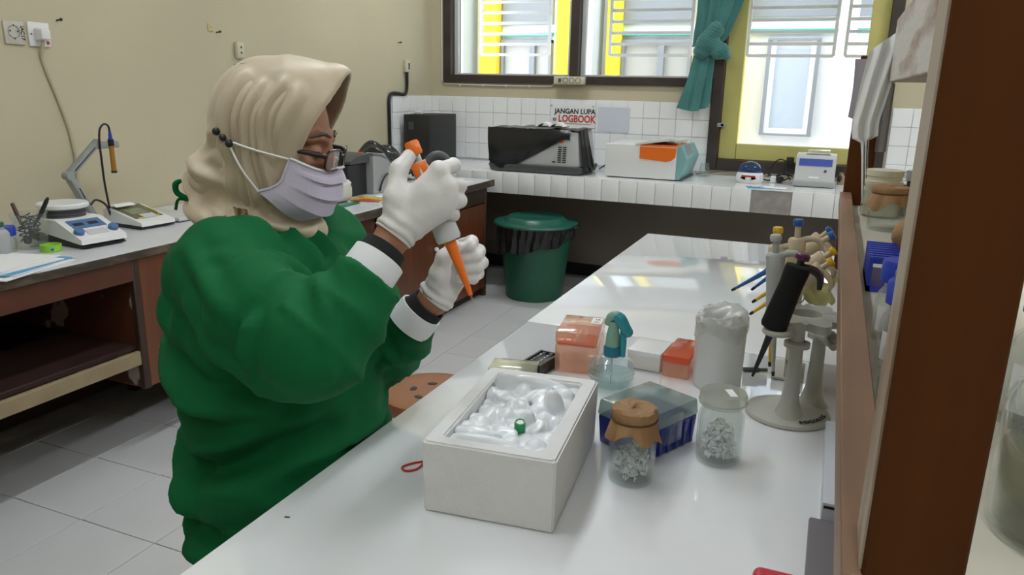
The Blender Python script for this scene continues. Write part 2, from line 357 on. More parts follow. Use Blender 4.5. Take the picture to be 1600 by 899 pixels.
def lab_table(name, label, ya, yb):
    t = thing(name, label, 'table', (.03, (ya+yb)/2, 0)); h = (yb-ya)/2
    MB().box((-.666, -h, .718), (.70, h, .75), .004).obj('top', 'lamin', t)
    MB().box((-.60, -h+.06, .62), (-.575, h-.06, .718)).box((.60, -h+.06, .62), (.625, h-.06, .718)).box((-.60, -h+.06, .62), (.62, -h+.085, .718)).box((-.60, h-.085, .62), (.62, h-.06, .718)).obj('apron', 'woodred', t)
    for sx in (-.59, .60):
        for sy in (-h+.09, h-.09): MB().box((sx-.03, sy-.03, 0), (sx+.03, sy+.03, .72), .003).obj('leg', 'woodred', t)
    return t
lab_table('lab_table', 'near glossy white lab table carrying the foam ice box and jars', .355, 1.637)
lab_table('lab_table', 'far bare half of the white lab table reflecting the windows', 1.639, 2.925)
for (x, y, r_, sx, sy) in ((-.30, 2.62, .3, .022, .003), (-.600, .70, .2, .007, .003), (-.34, .60, 1., .003, .002)):
    tag(MB().box((-sx/2, -sy/2, 0), (sx/2, sy/2, .0006)).obj('table_chip', 'dgrey', None, (x, y, .7501), (0, 0, r_)), {2.62: 'short dark scratch on the far end of the white table', .70: 'small dark chip on the table edge by the gown', .60: 'tiny dark speck on the near white table'}[y], 'mark')

# near desk along the left wall (raised on legs, open knee space, pedestal at its far end)
dk = thing('wall_desk', 'worn wooden desk with white top along the left wall nearest the viewer', 'desk', (-2.45, 1.3, 0))
def dp(name, boxes, material, bev=.003, par=None, off=(2.45, -1.3, 0)):
    b = MB()
    for lo, hi in boxes: b.box([lo[i]+off[i] for i in range(3)], [hi[i]+off[i] for i in range(3)], bev, 1)
    return b.obj(name, material, par or dk)
dp('top', [((-2.775, .30, .715), (-2.125, 2.345, .74))], 'lamin2', .002)
dp('edge_strip', [((-2.126, .30, .710), (-2.118, 2.345, .7365))], 'edge_worn', .001)
dp('rail', [((-2.15, .34, .635), (-2.128, 1.80, .715))], 'woodred')
dp('back_panel', [((-2.775, .30, .005), (-2.755, 2.345, .715))], 'woodin')  # lower part added as a dark sheet for the shade under the desk
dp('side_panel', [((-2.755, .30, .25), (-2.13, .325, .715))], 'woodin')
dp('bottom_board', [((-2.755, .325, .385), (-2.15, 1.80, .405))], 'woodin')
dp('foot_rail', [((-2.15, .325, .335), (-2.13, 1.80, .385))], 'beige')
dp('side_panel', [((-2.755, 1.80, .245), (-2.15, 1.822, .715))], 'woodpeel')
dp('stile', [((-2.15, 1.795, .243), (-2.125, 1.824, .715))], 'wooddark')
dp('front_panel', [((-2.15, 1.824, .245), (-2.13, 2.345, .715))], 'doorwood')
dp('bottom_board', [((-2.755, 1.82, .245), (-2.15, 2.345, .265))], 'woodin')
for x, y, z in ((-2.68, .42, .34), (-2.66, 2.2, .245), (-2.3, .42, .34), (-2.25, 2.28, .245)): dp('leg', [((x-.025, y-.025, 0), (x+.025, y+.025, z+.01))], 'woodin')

# far desk along the left wall (stands on the floor)
dk2 = thing('wall_desk', 'far brown wooden desk with drawer and door along the left wall beside the green bin', 'desk', (-2.35, 3.3, 0))
o2 = (2.35, -3.3, 0)
dp('top', [((-2.775, 2.352, .712), (-1.915, 4.285, .74))], 'lamin2', .002, dk2, o2)
dp('edge_strip', [((-1.916, 2.352, .700), (-1.907, 4.295, .7385))], 'edge_worn', .001, dk2, o2)
dp('edge_strip', [((-2.775, 4.285, .700), (-1.907, 4.293, .7385))], 'edge_worn', .001, dk2, o2)
dp('side_panel', [((-2.76, 2.36, .0), (-1.95, 2.385, .712))], 'woodred', .003, dk2, o2)
dp('side_panel', [((-2.76, 4.245, .0), (-1.945, 4.27, .712))], 'wooddark', .003, dk2, o2)
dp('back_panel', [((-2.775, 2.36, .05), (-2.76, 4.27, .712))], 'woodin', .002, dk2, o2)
dp('partition', [((-2.76, 3.0, .0), (-1.95, 3.02, .60))], 'woodred', .002, dk2, o2)
dr = dp('drawer', [((-1.965, 2.39, .60), (-1.945, 3.0, .705))], 'woodred', .003, dk2, o2)
MB().tube([(.405, -.62, .665), (.44, -.62, .66), (.445, -.54, .655), (.44, -.46, .66), (.405, -.46, .665)], .006, 8, smooth=4).obj('handle', 'grey', dr)
dp('drawer', [((-1.965, 3.025, .60), (-1.945, 4.24, .705))], 'wooddark', .003, dk2, o2)
do = dp('door', [((-1.965, 3.025, .06), (-1.945, 3.62, .595))], 'doorwood', .003, dk2, o2)
MB().ball((.42, .28, .43), .013).obj('knob', 'white', do)
dp('door', [((-1.965, 3.625, .06), (-1.945, 4.24, .595))], 'doorwood', .003, dk2, o2)
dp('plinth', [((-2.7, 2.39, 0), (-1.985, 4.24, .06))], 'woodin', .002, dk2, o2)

# ------------------------------------------------------------------ wooden rack standing on the tables
M['rackwood'] = mat('rack_wood_brown', (.105, .034, .007), .75, col2=(.075, .022, .004), vscale=3, stretch=(9, 9, .8), thresh=(.3, .8), detail=8, spec=.15)
M['raillight'] = mat('rail_wood_brown', (.28, .16, .095), .5, col2=(.20, .11, .062), vscale=4, stretch=(9, .8, 9), detail=8)
M['peelpaint'] = mat('white_paint_peeling_off_wood', (.55, .52, .48), .75, col2=(.24, .13, .075), vscale=11, thresh=(.47, .66), bump=.4, bscale=60, detail=9, stretch=(1, .16, 1))
M['shelfwhite'] = mat('cream_shelf_paint', (.60, .57, .47), .35, var=.05, vscale=4)
M['postedge'] = mat('worn_post_edge', (.42, .35, .27), .7, col2=(.22, .12, .07), vscale=14, thresh=(.5, .7), stretch=(1, 1, .3), detail=6)
rk = thing('wooden_rack', 'brown wooden rack with peeling white paint standing on the table at right', 'rack', (.2, 1.5, .75))
ro = (-.2, -1.5, -.75)
def rp_(name, lo, hi, material, bev=.002, par=None):
    return MB().box([lo[i]+ro[i] for i in range(3)], [hi[i]+ro[i] for i in range(3)], bev, 1).obj(name, material, par or rk)
pn = rp_('post', (.049, .480, .751), (.1056, .540, 2.0), 'rackwood')
rp_('worn_side', (.0475, .484, 1.002), (.0491, .537, 2.0), 'postedge', 0, pn)
rp_('post', (.046, 2.60, .751), (.122, 2.66, 1.41), 'rackwood')
rp_('post', (.46, .480, .751), (.52, .540, 2.0), 'rackwood'); rp_('post', (.46, 2.60, .751), (.52, 2.66, 1.9), 'rackwood')
rp_('rail', (.037, .478, .958), (.0695, 2.60, 1.0), 'raillight', .0015)
rp_('shelf', (.0696, .48, .940), (.50, 2.60, .960), 'shelfwhite')
rp_('upper_shelf', (.135, .61, 1.334), (.50, 2.58, 1.35), 'raillight')
rp_('upper_panel', (.128, .61, 1.335), (.1355, 2.56, 1.51), 'peelpaint')
# ------------------------------------------------------------------ things along the back wall
M['black_bag'] = mat('black_plastic_sheet', (.012, .012, .013), .28, bump=.5, bscale=35)
M['red'] = mat('red_plastic', (.55, .03, .03), .4)
M['orange'] = mat('orange_plastic', (.85, .17, .015), .35)
M['tealpl'] = mat('teal_plastic', (.20, .42, .42), .4)
M['bluelab'] = mat('blue_label', (.05, .09, .42), .35)
M['blue'] = mat('blue_plastic', (.02, .05, .45), .35)
M['bluek'] = mat('blue_knob', (.07, .16, .36), .4)
M['redtext'] = mat('red_print', (.55, .05, .04), .7); M['ink'] = mat('black_print', (.02, .02, .02), .7)
M['bluepaper'] = mat('blue_printed_paper', (.10, .35, .58), .6); M['palesheet'] = mat('pale_blue_sheet', (.62, .66, .74), .6)
M['bin'] = mat('green_bin_plastic', (.008, .085, .048), .35, var=.15, vscale=3)
M['binlid'] = mat('green_bin_lid', (.012, .11, .075), .3)
M['cable_w'] = mat('cream_cable', (.5, .44, .30), .5); M['steel'] = mat('steel', (.55, .55, .55), .3, metal=1)
M['foil'] = mat('crumpled_foil', (.6, .6, .58), .25, metal=.8, bump=.8, bscale=50)

pc = thing('computer_tower', 'black computer tower standing in the back corner of the tiled bench', 'computer', (-2.63, 4.8, BZ))
MB().box((-.1, -.2, 0), (.1, .2, .33), .004).obj('case', 'blackmat', pc)
MB().box((-.06, -.203, .23), (-.02, -.199, .28)).obj('sticker', 'dgrey', pc)
tag(MB().box((-.025, -.015, 0), (.03, .015, .022), .006).obj('small_box', 'white', None, (-2.66, 4.68, BZ+.331)), 'tiny white object lying on top of the black computer tower', 'box')

# machine under black cover
cv = thing('covered_machine', 'grey and white lab machine half draped in a black plastic cover', 'machine', (-1.73, 4.68, BZ))
MB().frustum((0, 0, .045), (.60, .34, 0), (0, 0, .27), (.56, .30, 0), .02).obj('body', 'lgrey', cv)
MB().frustum((0, 0, .004), (.60, .36, 0), (0, 0, .05), (.63, .37, 0), .008).obj('base', 'dgrey', cv)
vt = MB().box((-.011, -.004, 0), (.011, .004, .006)).obj('vent', 'black', cv, (.13, -.170, .075))
for c_ in range(2):
    for k in range(8): copy(vt, (.165+.032*c_, -.1685+.0012*k, .075+.013*k), cv)
for k in range(6): copy(vt, (-.27, -.170+.0012*k, .075+.013*k), cv)
MB().box((-.012, -.004, -.01), (.012, .004, .012), .002).obj('badge', 'orange', cv, (.175, -.156, .205))
def cov_top(u, v):
    x = -.305+.60*u; y = -.16+.32*v; return (x, y, .274+.006*math.sin(9*u+2*v)*math.sin(5*v)+.004*math.sin(31*u))
MB().grid(cov_top, 30, 12).obj('cover_top', 'black_bag', cv, solid=.002)
def cov_front(u, v):
    x = -.325+.56*u
    zb = .0+.30*max(0, (u-.18)/.82)*.8 if u > .18 else .01+.22*(.18-u)
    zb = min(zb, .215)
    z = .276-(.276-zb)*v; return (x+.02*v*(1-u), -.168-.028*math.sin(math.pi*min(1, v*1.0))*.6-.01*v+.006*math.sin(17*u+3*v)*v, z)
MB().grid(cov_front, 40, 14).obj('cover_front', 'black_bag', cv, solid=.002)
def cov_right(u, v):
    a = u*1.9-.45
    x = .265+.03*math.cos(a*1.2)+.055*v+.008*math.sin(26*u); y = -.165+.24*u+.012*math.sin(21*u)*v; z = .278-.27*v*(1-.15*abs(math.sin(6*u)))
    return (x-.02*(1-u)*v, y, z)
MB().grid(cov_right, 34, 12).obj('cover_side', 'black_bag', cv, solid=.002)
MB().box((-.325, -.15, .06), (-.318, .14, .27)).obj('cover_side', 'black_bag', cv)
bk = thing('open_book', 'open white book lying face up on the black machine cover', 'book', (-1.66, 4.62, BZ+.288), R(8))
for s_ in (-1, 1):
    MB().grid(lambda u, v: (s_*.095*u, -.065+.13*v, .004+.022*math.sin(math.pi*min(u*1.15, 1))**.7), 12, 4).obj('page', 'paper', bk, solid=.006)
MB().box((-.1, -.068, -.003), (.1, .068, .001)).obj('book_cover', 'dgrey', bk)

# centrifuge
ce = thing('centrifuge', 'white centrifuge with orange lid insert and teal control end', 'centrifuge', (-1.05, 4.78, BZ))
MB().box((-.235, -.22, .006), (.205, .22, .205), .008).obj('body', 'white', ce)
MB().box((-.22, -.2, 0), (.24, .2, .01)).obj('base', 'dgrey', ce)
MB().prism([(.205, .008), (.225, .008), (.262, .13), (.252, .155), (.225, .205), (.205, .205)], -.22, .22).obj('control_end', 'tealpl', ce)
MB().box((-.03, -.002, -.03), (.03, .002, .03)).obj('display', 'grey', ce, (.243, -.12, .178), (0, R(62), 0))
MB().prism([(-.02, .195), (-.02, .125), (.14, .112), (.17, .118), (.195, .14), (.20, .195)], -.224, -.219).obj('orange_insert', 'orange', ce)
MB().box((-.02, -.22, .195), (.20, .12, .209), .003).obj('orange_rim', 'orange', ce)
MB().grid(lambda u, v: (-.05+.25*u, -.225+.36*v, .212+.045*u*(1-.0)*(1-v*.4)*math.sin(math.pi*.5*(1-abs(2*u-1.)**3*.6))), 14, 8).obj('lid', 'offwhite', ce, solid=.012)
MB().cyl((.15, -.2, .235), (.215, -.2, .225), .01).obj('hinge', 'grey', ce)

sg = thing('wall_sign', 'laminated logbook reminder sign with black and red print on the tiles', 'sign', (-1.68, YB-.012, 1.095))
MB().box((-.157, -.001, -.09), (.157, .001, .09)).obj('sheet', 'paper', sg)
text('JANGAN LUPA', .047, 'ink', sg, (.02, -.002, .045), (R(90), 0, 0), bold=.0012, sx=.95)
text('LOGBOOK', .066, 'redtext', sg, (.035, -.002, -.005), (R(90), 0, 0), bold=.002, sx=.82)
text('ISI', .028, 'ink', sg, (-.125, -.002, -.012), (R(90), 0, 0), bold=.0008)
MB().box((-.09, -.0022, -.0385), (.14, -.001, -.036)).obj('rule', 'ink', sg)
for x in (-.15, .15): MB().cyl((x, -.004, .082), (x, .001, .082), .006, 10).obj('pin', 'grey', sg)
tag(MB().box((-.11, -.001, -.082), (.11, .001, .082)).obj('notice_sheet', 'palesheet', None, (-1.385, YB-.012, 1.095)), 'plain pale sheet taped to the tiles right of the red printed sign', 'paper')

tag(MB().lathe([(0, 0), (.028, 0), (.030, .005), (.030, .06), (.027, .068), (.027, .085), (.024, .085), (.024, .07), (.027, .06), (.027, .006), (0, .006)], 24).obj('glass_jar', 'jarglass', None, (-.735, 4.93, BZ)), 'small empty glass jar on the tiled bench beside the teal centrifuge end', 'jar')

mc = thing('mini_centrifuge', 'small round white mini centrifuge with blue domed lid', 'centrifuge', (-.44, 4.75, BZ))
MB().lathe([(0, 0), (.066, 0), (.076, .012), (.08, .03), (.078, .05), (.07, .062), (.06, .066), (0, .066)], 36, axis=Matrix.Diagonal((1, 1.05, 1))).obj('body', 'white', mc)
MB().lathe([(.068, .062), (.066, .085), (.055, .105), (.035, .12), (.0, .127)], 36).obj('rim', clear('blue_tinted_dome', (.25, .36, .62), .06, haze=.25, hazecol=(.15, .25, .5)), mc)
MB().lathe([(.02, .066), (.045, .072), (.03, .09), (0, .095)], 20).obj('rotor', 'dgrey', mc)
MB().grid(lambda u, v: (.046*math.cos(math.pi*u)*(1-.0)*math.sin(math.pi*v)**.5*1., -.0815, .035+.016*(2*v-1)*math.sin(math.pi*u)**.4), 14, 8).obj('label', 'dgrey', mc)
MB().box((-.04, -.0828, .040), (.04, -.0815, .05), .002).obj('red_stripe', 'red', mc)

th = thing('block_heater', 'grey block heater with blue printed panel at the right end of the bench', 'heater', (-.08, 4.83, BZ))
MB().prism([(-.13, .035), (-.105, .165), (-.085, .18), (.12, .18), (.12, .035)], -.108, .108, 'yz').obj('body', 'lgrey', th)
MB().box((-.114, -.136, .004), (.114, .125, .037), .006).obj('base', 'grey', th)
mx = Matrix.Translation((0, -.118, .10)) @ Matrix.Rotation(R(-10.9), 4, 'X')
MB().box((-.09, -.002, .022), (.088, .0005, .062)).obj('blue_panel', 'bluelab', th, mx.translation, (R(-10.9), 0, 0))
MB().cyl((.055, -.003, -.005), (.055, .001, -.005), .008).obj('button', 'dgrey', th, mx.translation, (R(-10.9), 0, 0))
MB().box((-.03, -.0025, -.05), (.025, .0005, -.038)).obj('badge', 'white', th, mx.translation, (R(-10.9), 0, 0))
MB().box((-.06, -.06, .18), (.075, .07, .186), .002).box((-.055, -.055, .186), (.07, .065, .205), .004).obj('clear_block', 'clearpl', th)
MB().ball((0, 0, 0), (.014, .02, .022)).obj('plug', 'black', th, (.135, -.02, .05))

def sheets(name, label, cat, loc, rz, layers):
    t = thing(name, label, cat, loc, rz)
    z = 0
    for (w_, d_, th_, dx, dy, r_, mt_) in layers:
        MB().box((-w_/2, -d_/2, 0), (w_/2, d_/2, th_)).obj('sheet', mt_, t, (dx, dy, z), (0, 0, r_), flat=True); z += th_+.0006
    return t
sheets('leaflet', 'blue and white leaflet lying on the bench before the mini centrifuge', 'leaflet', (-.33, 4.53, BZ), 0,
       [(.20, .10, .002, 0, 0, .2, 'bluepaper'), (.13, .09, .002, .05, .01, -.2, 'paper'), (.05, .07, .001, -.05, .01, .3, 'palesheet')])
ad = thing('power_adapter', 'black plug adapter with cable below the tall window', 'adapter', (-.235, YB-.05, .875))
MB().box((-.022, -.02, -.03), (.022, .02, .035), .004).obj('body', 'black', ad)
MB().tube([(-.01, 0, -.0), (-.06, -.01, .02), (-.10, -.01, -.02), (-.12, -.03, -.09)], .004, 8, smooth=5).obj('cord', 'black', ad)
cb = thing('power_cable', 'tangled black cables and plugs on the bench between the two small devices', 'cable', (-.305, 4.85, BZ))
for k, pth in enumerate(([(-.1, .0, .01), (-.05, .05, .05), (.0, .02, .02), (.05, .06, .06), (.09, 0, .02)], [(-.11, .03, .03), (-.03, -.02, .012), (.03, .0, .05), (.1, .04, .04)], [(-.09, .1, .08), (-.02, .1, .02), (.04, .05, .008), (.08, .1, .02)])):
    MB().tube(pth, .0045, 8, smooth=6).obj('cord', 'black', cb)
MB().ball((.035, -.03, .022), (.022, .03, .022)).obj('plug', 'black', cb); MB().box((-.02, -.05, 0), (.012, -.01, .04), .006).obj('plug', 'white', cb)
tag(MB().tube([(-1.43, 4.95, .775), (-1.40, 5.0, .80), (-1.36, 4.96, .79), (-1.33, 5.02, .775)], .004, 8, smooth=5).obj('power_cable', 'black'), 'short black cable between the covered machine and the white centrifuge', 'cable')
tag(MB().tube([(-.80, 5.0, .775), (-.70, 5.03, .79), (-.60, 5.05, .80), (-.5, 5.05, .80), (-.42, 5.0, .79)], .003, 8, smooth=5).obj('power_cable', 'dgrey'), 'thin dark cable running along the wall behind the mini centrifuge', 'cable')
tag(MB().lathe([(0, 0), (.02, 0), (.02, .05), (.012, .06), (.012, .07), (0, .07)], 16).obj('small_bottle', mat('coloured_small_bottle', (.5, .15, .12), .5, col2=(.2, .35, .15), vscale=30), None, (.065, 4.95, BZ)), 'tiny red and green bottle right of the block heater', 'bottle')

# extension socket and its clipped cable
ex = thing('extension_socket', 'cream three-way extension socket fixed under the window mullion', 'socket', (-1.695, YB-.045, 1.345))
MB().box((-.11, -.02, -.026), (.11, .02, .026), .006).obj('body', 'ivory', ex)
for x in (-.025, .02, .065): MB().lathe([(.016, 0), (.019, .002), (.019, -.012), (0, -.012)], 20, (x, -.021, 0), Matrix.Rotation(R(90), 3, 'X')).obj('socket_hole', 'dgrey', ex)
MB().box((-.075, -.023, -.013), (-.055, -.019, .013), .001).obj('switch', 'dgrey', ex)
cw = thing('wall_cable', 'thin white cable clipped below and beside the left window frame', 'cable', (-2.2, YB-.008, 1.30))
MB().tube([(.40, -.012, .045), (.36, 0, .005), (.0, 0, .002), (-.46, 0, .008), (-.488, 0, .035), (-.488, 0, 1.1)], .0045, 8).obj('cord', 'white', cw)
for x in (.2, .02, -.16, -.34): MB().box((x-.004, -.007, -.006), (x+.004, .005, .010)).obj('clip', 'white', cw)

# curtain
M['curtain'] = mat('teal_curtain', (.05, .19, .178), .8, var=.12, vscale=10, bump=.15, bscale=200, sheen=.3)
ct = thing('curtain', 'teal curtain tied in a knot between the two windows', 'curtain', (-.80, YB-.07, 1.2))
cpath = spline([(.075, 0, 1.2), (.07, 0, .9), (.055, .0, .62), (.02, 0, .42), (-.01, -.01, .36)], 8)
def cur(u, v):
    p = cpath[min(len(cpath)-1, int(v*(len(cpath)-1)))]; a = 2*math.pi*u
    r = .115*(1-v)**1.2+.062
    rip = 1+.22*math.sin(7*a+3*v)+.10*math.sin(13*a+1)
    return (p[0]+r*rip*math.cos(a), p[1]+.38*r*rip*math.sin(a), p[2])
MB().grid(cur, 90, 30, True).obj('cloth', 'curtain', ct)
def tail(u, v):
    a = 2*math.pi*u; r = .045+.035*v; rip = 1+.28*math.sin(5*a+2*v)+.1*math.sin(11*a)
    return (-.005-.05*v+r*rip*math.cos(a), -.012+.4*r*rip*math.sin(a), .36-.36*v+.03*math.sin(a)*v)
MB().grid(tail, 70, 24, True).obj('tail', 'curtain', ct)
# bin
bn = thing('waste_bin', 'dark green plastic waste bin with lid and black liner bag', 'bin', (-1.665, 4.40, 0))
ribs = 60
def binw(u, v):
    a = 2*math.pi*u; r = .178+.052*v+.0018*(1 if int(u*ribs*2) % 2 else 0)*(v < .93); return (r*math.cos(a), r*math.sin(a), .002+.475*v)
MB().grid(binw, ribs*2, 12, True).lathe([(0, .003), (.178, .003)], 48).obj('bucket', 'bin', bn)
def bag(u, v):
    a = 2*math.pi*u; hang = .13+.05*math.sin(a-2.2)+.012*math.sin(7*a); r = .245+.010*math.sin(19*a)*v+.006*math.sin(31*a+3*v)-.012*v
    return (r*math.cos(a), r*math.sin(a), .478-hang*v)
MB().grid(bag, 120, 8, True).obj('liner_bag', 'black_bag', bn)
MB().lathe([(.262, .468), (.266, .475), (.262, .484), (.235, .49), (.20, .492), (.19, .502), (.175, .517), (.165, .519), (.15, .512), (0, .514)], 48).obj('lid', 'binlid', bn)
MB().tube([(.262, .05, .475), (.29, 0, .47), (.262, -.05, .475)], .009, 8, smooth=5).obj('handle', 'black', bn)

# shiny wrapped things and tray on the bench right of the rack
tr = thing('black_tray', 'black tray on the bench behind the wooden rack', 'tray', (.55, 4.72, BZ))
MB().frustum((0, 0, .0), (.4, .3, 0), (0, 0, .06), (.44, .34, 0), .004).obj('body', 'black', tr)
MB().box((-.2, -.14, .061), (.2, .14, .068)).obj('insert', 'lgrey', tr)
fb = MB()
for k in range(7):
    t_ = k*1.7; fb.ball((.05+.05*k-.18, .02*math.sin(t_)-.03, .03+.012*math.sin(t_*2)), (.05, .06, .03), 9, 6)
fl = fb.obj('foil_parcel', 'foil', None, (.55, 4.74, BZ+.072), flat=True); tag(fl, 'crumpled shiny foil parcels heaped on the black tray', 'foil')
# ------------------------------------------------------------------ left wall fittings
M['plate_dirty'] = mat('yellowed_socket_plate', (.56, .53, .46), .5, var=.1, vscale=30)
ws = thing('wall_socket', 'old round wall socket with handwritten label on the left wall', 'socket', (XL, 1.957, 1.45))
MB().box((0, -.038, -.040), (.010, .036, .040), .003).obj('plate', 'plate_dirty', ws)
ry = Matrix.Rotation(R(90), 3, 'Y')
MB().lathe([(.020, .002), (.022, .004), (.022, 0), (.0, -.006)], 24, (.010, -.004, .004), ry).obj('socket_hole', 'grey', ws)
for y, z in ((-.018, .006), (.010, .006), (-.004, .026), (-.004, -.020)): MB().ball((.012, y, z), .003, 8, 6).obj('pin_hole', 'black', ws)
text('lAC17', .019, 'ink', ws, (.0106, .028, .0), (R(90), R(90), R(90)), bold=.0004)
sw = thing('switched_socket', 'white switched socket with plug and red rocker on the left wall', 'socket', (XL, 2.051, 1.45))
MB().box((0, -.042, -.043), (.010, .042, .043), .003).obj('plate', 'white', sw)
MB().frustum((0, -.002, .01), (.046, .044, 0), (0, -.002, .05), (.036, .036, 0), .006).obj('plug', 'white', sw, (0, 0, 0), (0, R(90), 0))
MB().box((.009, .024, -.034), (.0125, .035, -.022), .001).obj('rocker', 'red', sw)
for y in (-.033, .03): MB().ball((.011, y, .0), .003, 8, 6).obj('screw', 'dgrey', sw)
tag(MB().tube([(XL+.03, 2.046, 1.425), (XL+.008, 2.05, 1.37), (XL+.006, 2.062, 1.32), (XL+.006, 2.08, 1.262), (XL+.006, 2.108, 1.168), (XL+.006, 2.128, 1.081), (XL+.008, 2.137, .98), (XL+.01, 2.13, .85), (XL+.015, 2.12, .745)], .0065, 8, smooth=4).obj('wall_cable', 'cable_w'), 'cream cable hanging down the left wall from the plugged socket', 'cable')
for (y, z, lb) in ((2.134, 1.506, 'dark nail in the left wall beside the switched socket'), (2.962, 1.519, 'dark nail in the left wall below the yellowed tab'), (4.629, 1.566, 'dark nail in the left wall above the small outlet')):
    tag(MB().cyl((XL-.005, y, z), (XL+.02, y+.004, z+.004), .003, 8).ball((XL+.021, y+.004, z+.004), .006, 8, 6).obj('nail', 'black'), lb, 'nail')
tag(MB().box((0, -.016, -.018), (.004, .016, .018), .001).ball((.005, 0, .003), .003, 8, 6).obj('tape_tab', mat('yellowed_tape', (.55, .46, .24), .6), None, (XL, 2.924, 1.539)), 'yellowed square tab stuck on the left wall', 'tab')
wl = thing('wall_switch', 'small cream outlet on the left wall above the headscarf', 'switch', (XL, 3.10, 1.445))
MB().box((0, -.027, -.040), (.022, .027, .040), .008).obj('plate', 'ivory', wl)
for z in (.014, -.012): MB().ball((.022, 0, z), (.003, .006, .006), 8, 6).obj('pin_hole', 'dgrey', wl)
ol = thing('wall_outlet', 'small cream outlet with black cable on the left wall near the back corner', 'outlet', (XL, 4.717, 1.42))
MB().box((0, -.03, -.042), (.028, .03, .042), .005).obj('plate', 'ivory', ol)
for z in (.012, -.002, -.015): MB().ball((.029, .006, z), (.003, .012, .008), 8, 6).obj('pin_hole', 'dgrey', ol)
MB().tube([(.02, -.01, -.04), (.016, -.006, -.14), (.014, -.02, -.182), (.014, -.06, -.19), (.014, -.12, -.183), (.014, -.21, -.185), (.014, -.237, -.22), (.014, -.24, -.30), (.014, -.236, -.64)], .011, 8, smooth=5).obj('cord', 'black', ol)

# ------------------------------------------------------------------ on the near desk
DZ = .7405
M['clearg2'] = clear('beaker_glass', (.94, .96, .95), .03, haze=.05, ior=1.45)
def bottle_prof(r, h, neck, t=.003):
    return [(0, 0), (r*.95, 0), (r, .006), (r, h*.62), (r*.9, h*.72), (neck, h*.82), (neck, h), (neck-t, h), (neck-t, h*.82), (r*.9-t, h*.71), (r-t, h*.61), (r-t, .008), (0, .008)]
def reagent(loc, label, r=.03, h=.085, cap='blue', lab=True, group=None, neck=.6, name='reagent_bottle'):
    t = thing(name, label, 'bottle', loc, group=group)
    MB().lathe(bottle_prof(r, h, r*neck), 24).obj('glass', 'jarglass', t)
    MB().lathe([(0, h+.022), (r*neck+.005, h+.022), (r*neck+.007, h+.018), (r*neck+.007, h-.008), (r*neck+.002, h-.010)], 24).obj('cap', cap, t)
    if lab: MB().grid(lambda u, v: ((r+.0006)*math.cos(-2.6+1.9*u), (r+.0006)*math.sin(-2.6+1.9*u), h*.15+h*.4*v), 12, 2).obj('paper_label', 'paper', t)
    return t
reagent((-2.462, 1.615, DZ), 'small clear bottle with blue screw cap on the near desk at left edge', .026, .062, neck=.75)
gt = thing('grey_canister', 'grey metal canister cut by the left edge of the picture', 'canister', (-2.40, 1.545, DZ))
MB().lathe([(0, 0), (.031, 0), (.033, .004), (.033, .075), (.028, .085), (.02, .09), (.02, .1), (0, .1)], 24).obj('body', 'grey', gt)
MB().lathe([(.021, .098), (.021, .112), (0, .113)], 20).obj('lid', 'binlid', gt)
bkr = thing('beaker', 'glass beaker holding probe leads on the near desk', 'beaker', (-2.455, 1.69, DZ))
MB().lathe([(0, 0), (.046, 0), (.050, .006), (.052, .10), (.057, .118), (.055, .118), (.050, .10), (.047, .008), (0, .005)], 32).obj('glass', 'clearg2', bkr)
pl = thing('probe_leads', 'black tangled probe leads with two handles standing in the beaker', 'leads', (-2.455, 1.69, DZ+.01))
for k in range(6):
    rr = random.Random(k); pth = [(.036*math.cos(k+j*1.9)*rr.uniform(.5, 1), .036*math.sin(k*2+j*2.3)*rr.uniform(.5, 1), .012+.016*j+rr.uniform(0, .012)) for j in range(6)]
    MB().tube(pth, .0022, 6, smooth=5).obj('lead', 'black', pl)
MB().tube([(.005, .01, .06), (.03, .025, .105), (.05, .035, .145), (.057, .038, .158)], [.004, .007, .007, .004], 10).obj('handle', 'black', pl)
MB().tube([(-.01, -.02, .07), (-.04, -.012, .11), (-.058, -.008, .135)], [.004, .007, .006], 10).obj('handle', mat('dark_red_handle', (.06, .015, .012), .4), pl)
MB().ball((.01, -.02, .018), .013, 12, 8).obj('probe_end', 'black', pl)
lime = mat('lime_silicone', (.30, .62, .06), .45)
wb = thing('wristband', 'lime green silicone wristband lying on the near desk', 'wristband', (-2.35, 1.68, DZ))
def band(u, v):
    a = 2*math.pi*u; rr_ = 1+.12*math.cos(2*a); return (.030*rr_*math.cos(a)*.9, .036*rr_*math.sin(a), .001+.022*v)
MB().grid(band, 40, 2, True).obj('band', lime, wb, solid=.002)
MB().box((.026, -.02, .006), (.0285, -.002, .014)).obj('print', 'bluelab', wb)
ppr = sheets('paper_stack', 'loose stack of white papers on a blue folder at the near desk edge', 'papers', (-2.23, 1.48, DZ), R(12),
       [(.20, .28, .003, -.0, -.02, .05, 'paper'), (.19, .27, .002, -.01, .01, .10, 'palesheet'), (.19, .26, .002, -.015, 0., .02, 'bluepaper'), (.18, .25, .003, -.02, -.02, -.08, 'paper'), (.17, .25, .002, -.03, -.01, .06, 'paper'), (.16, .22, .002, -.035, -.02, .14, 'paper')])

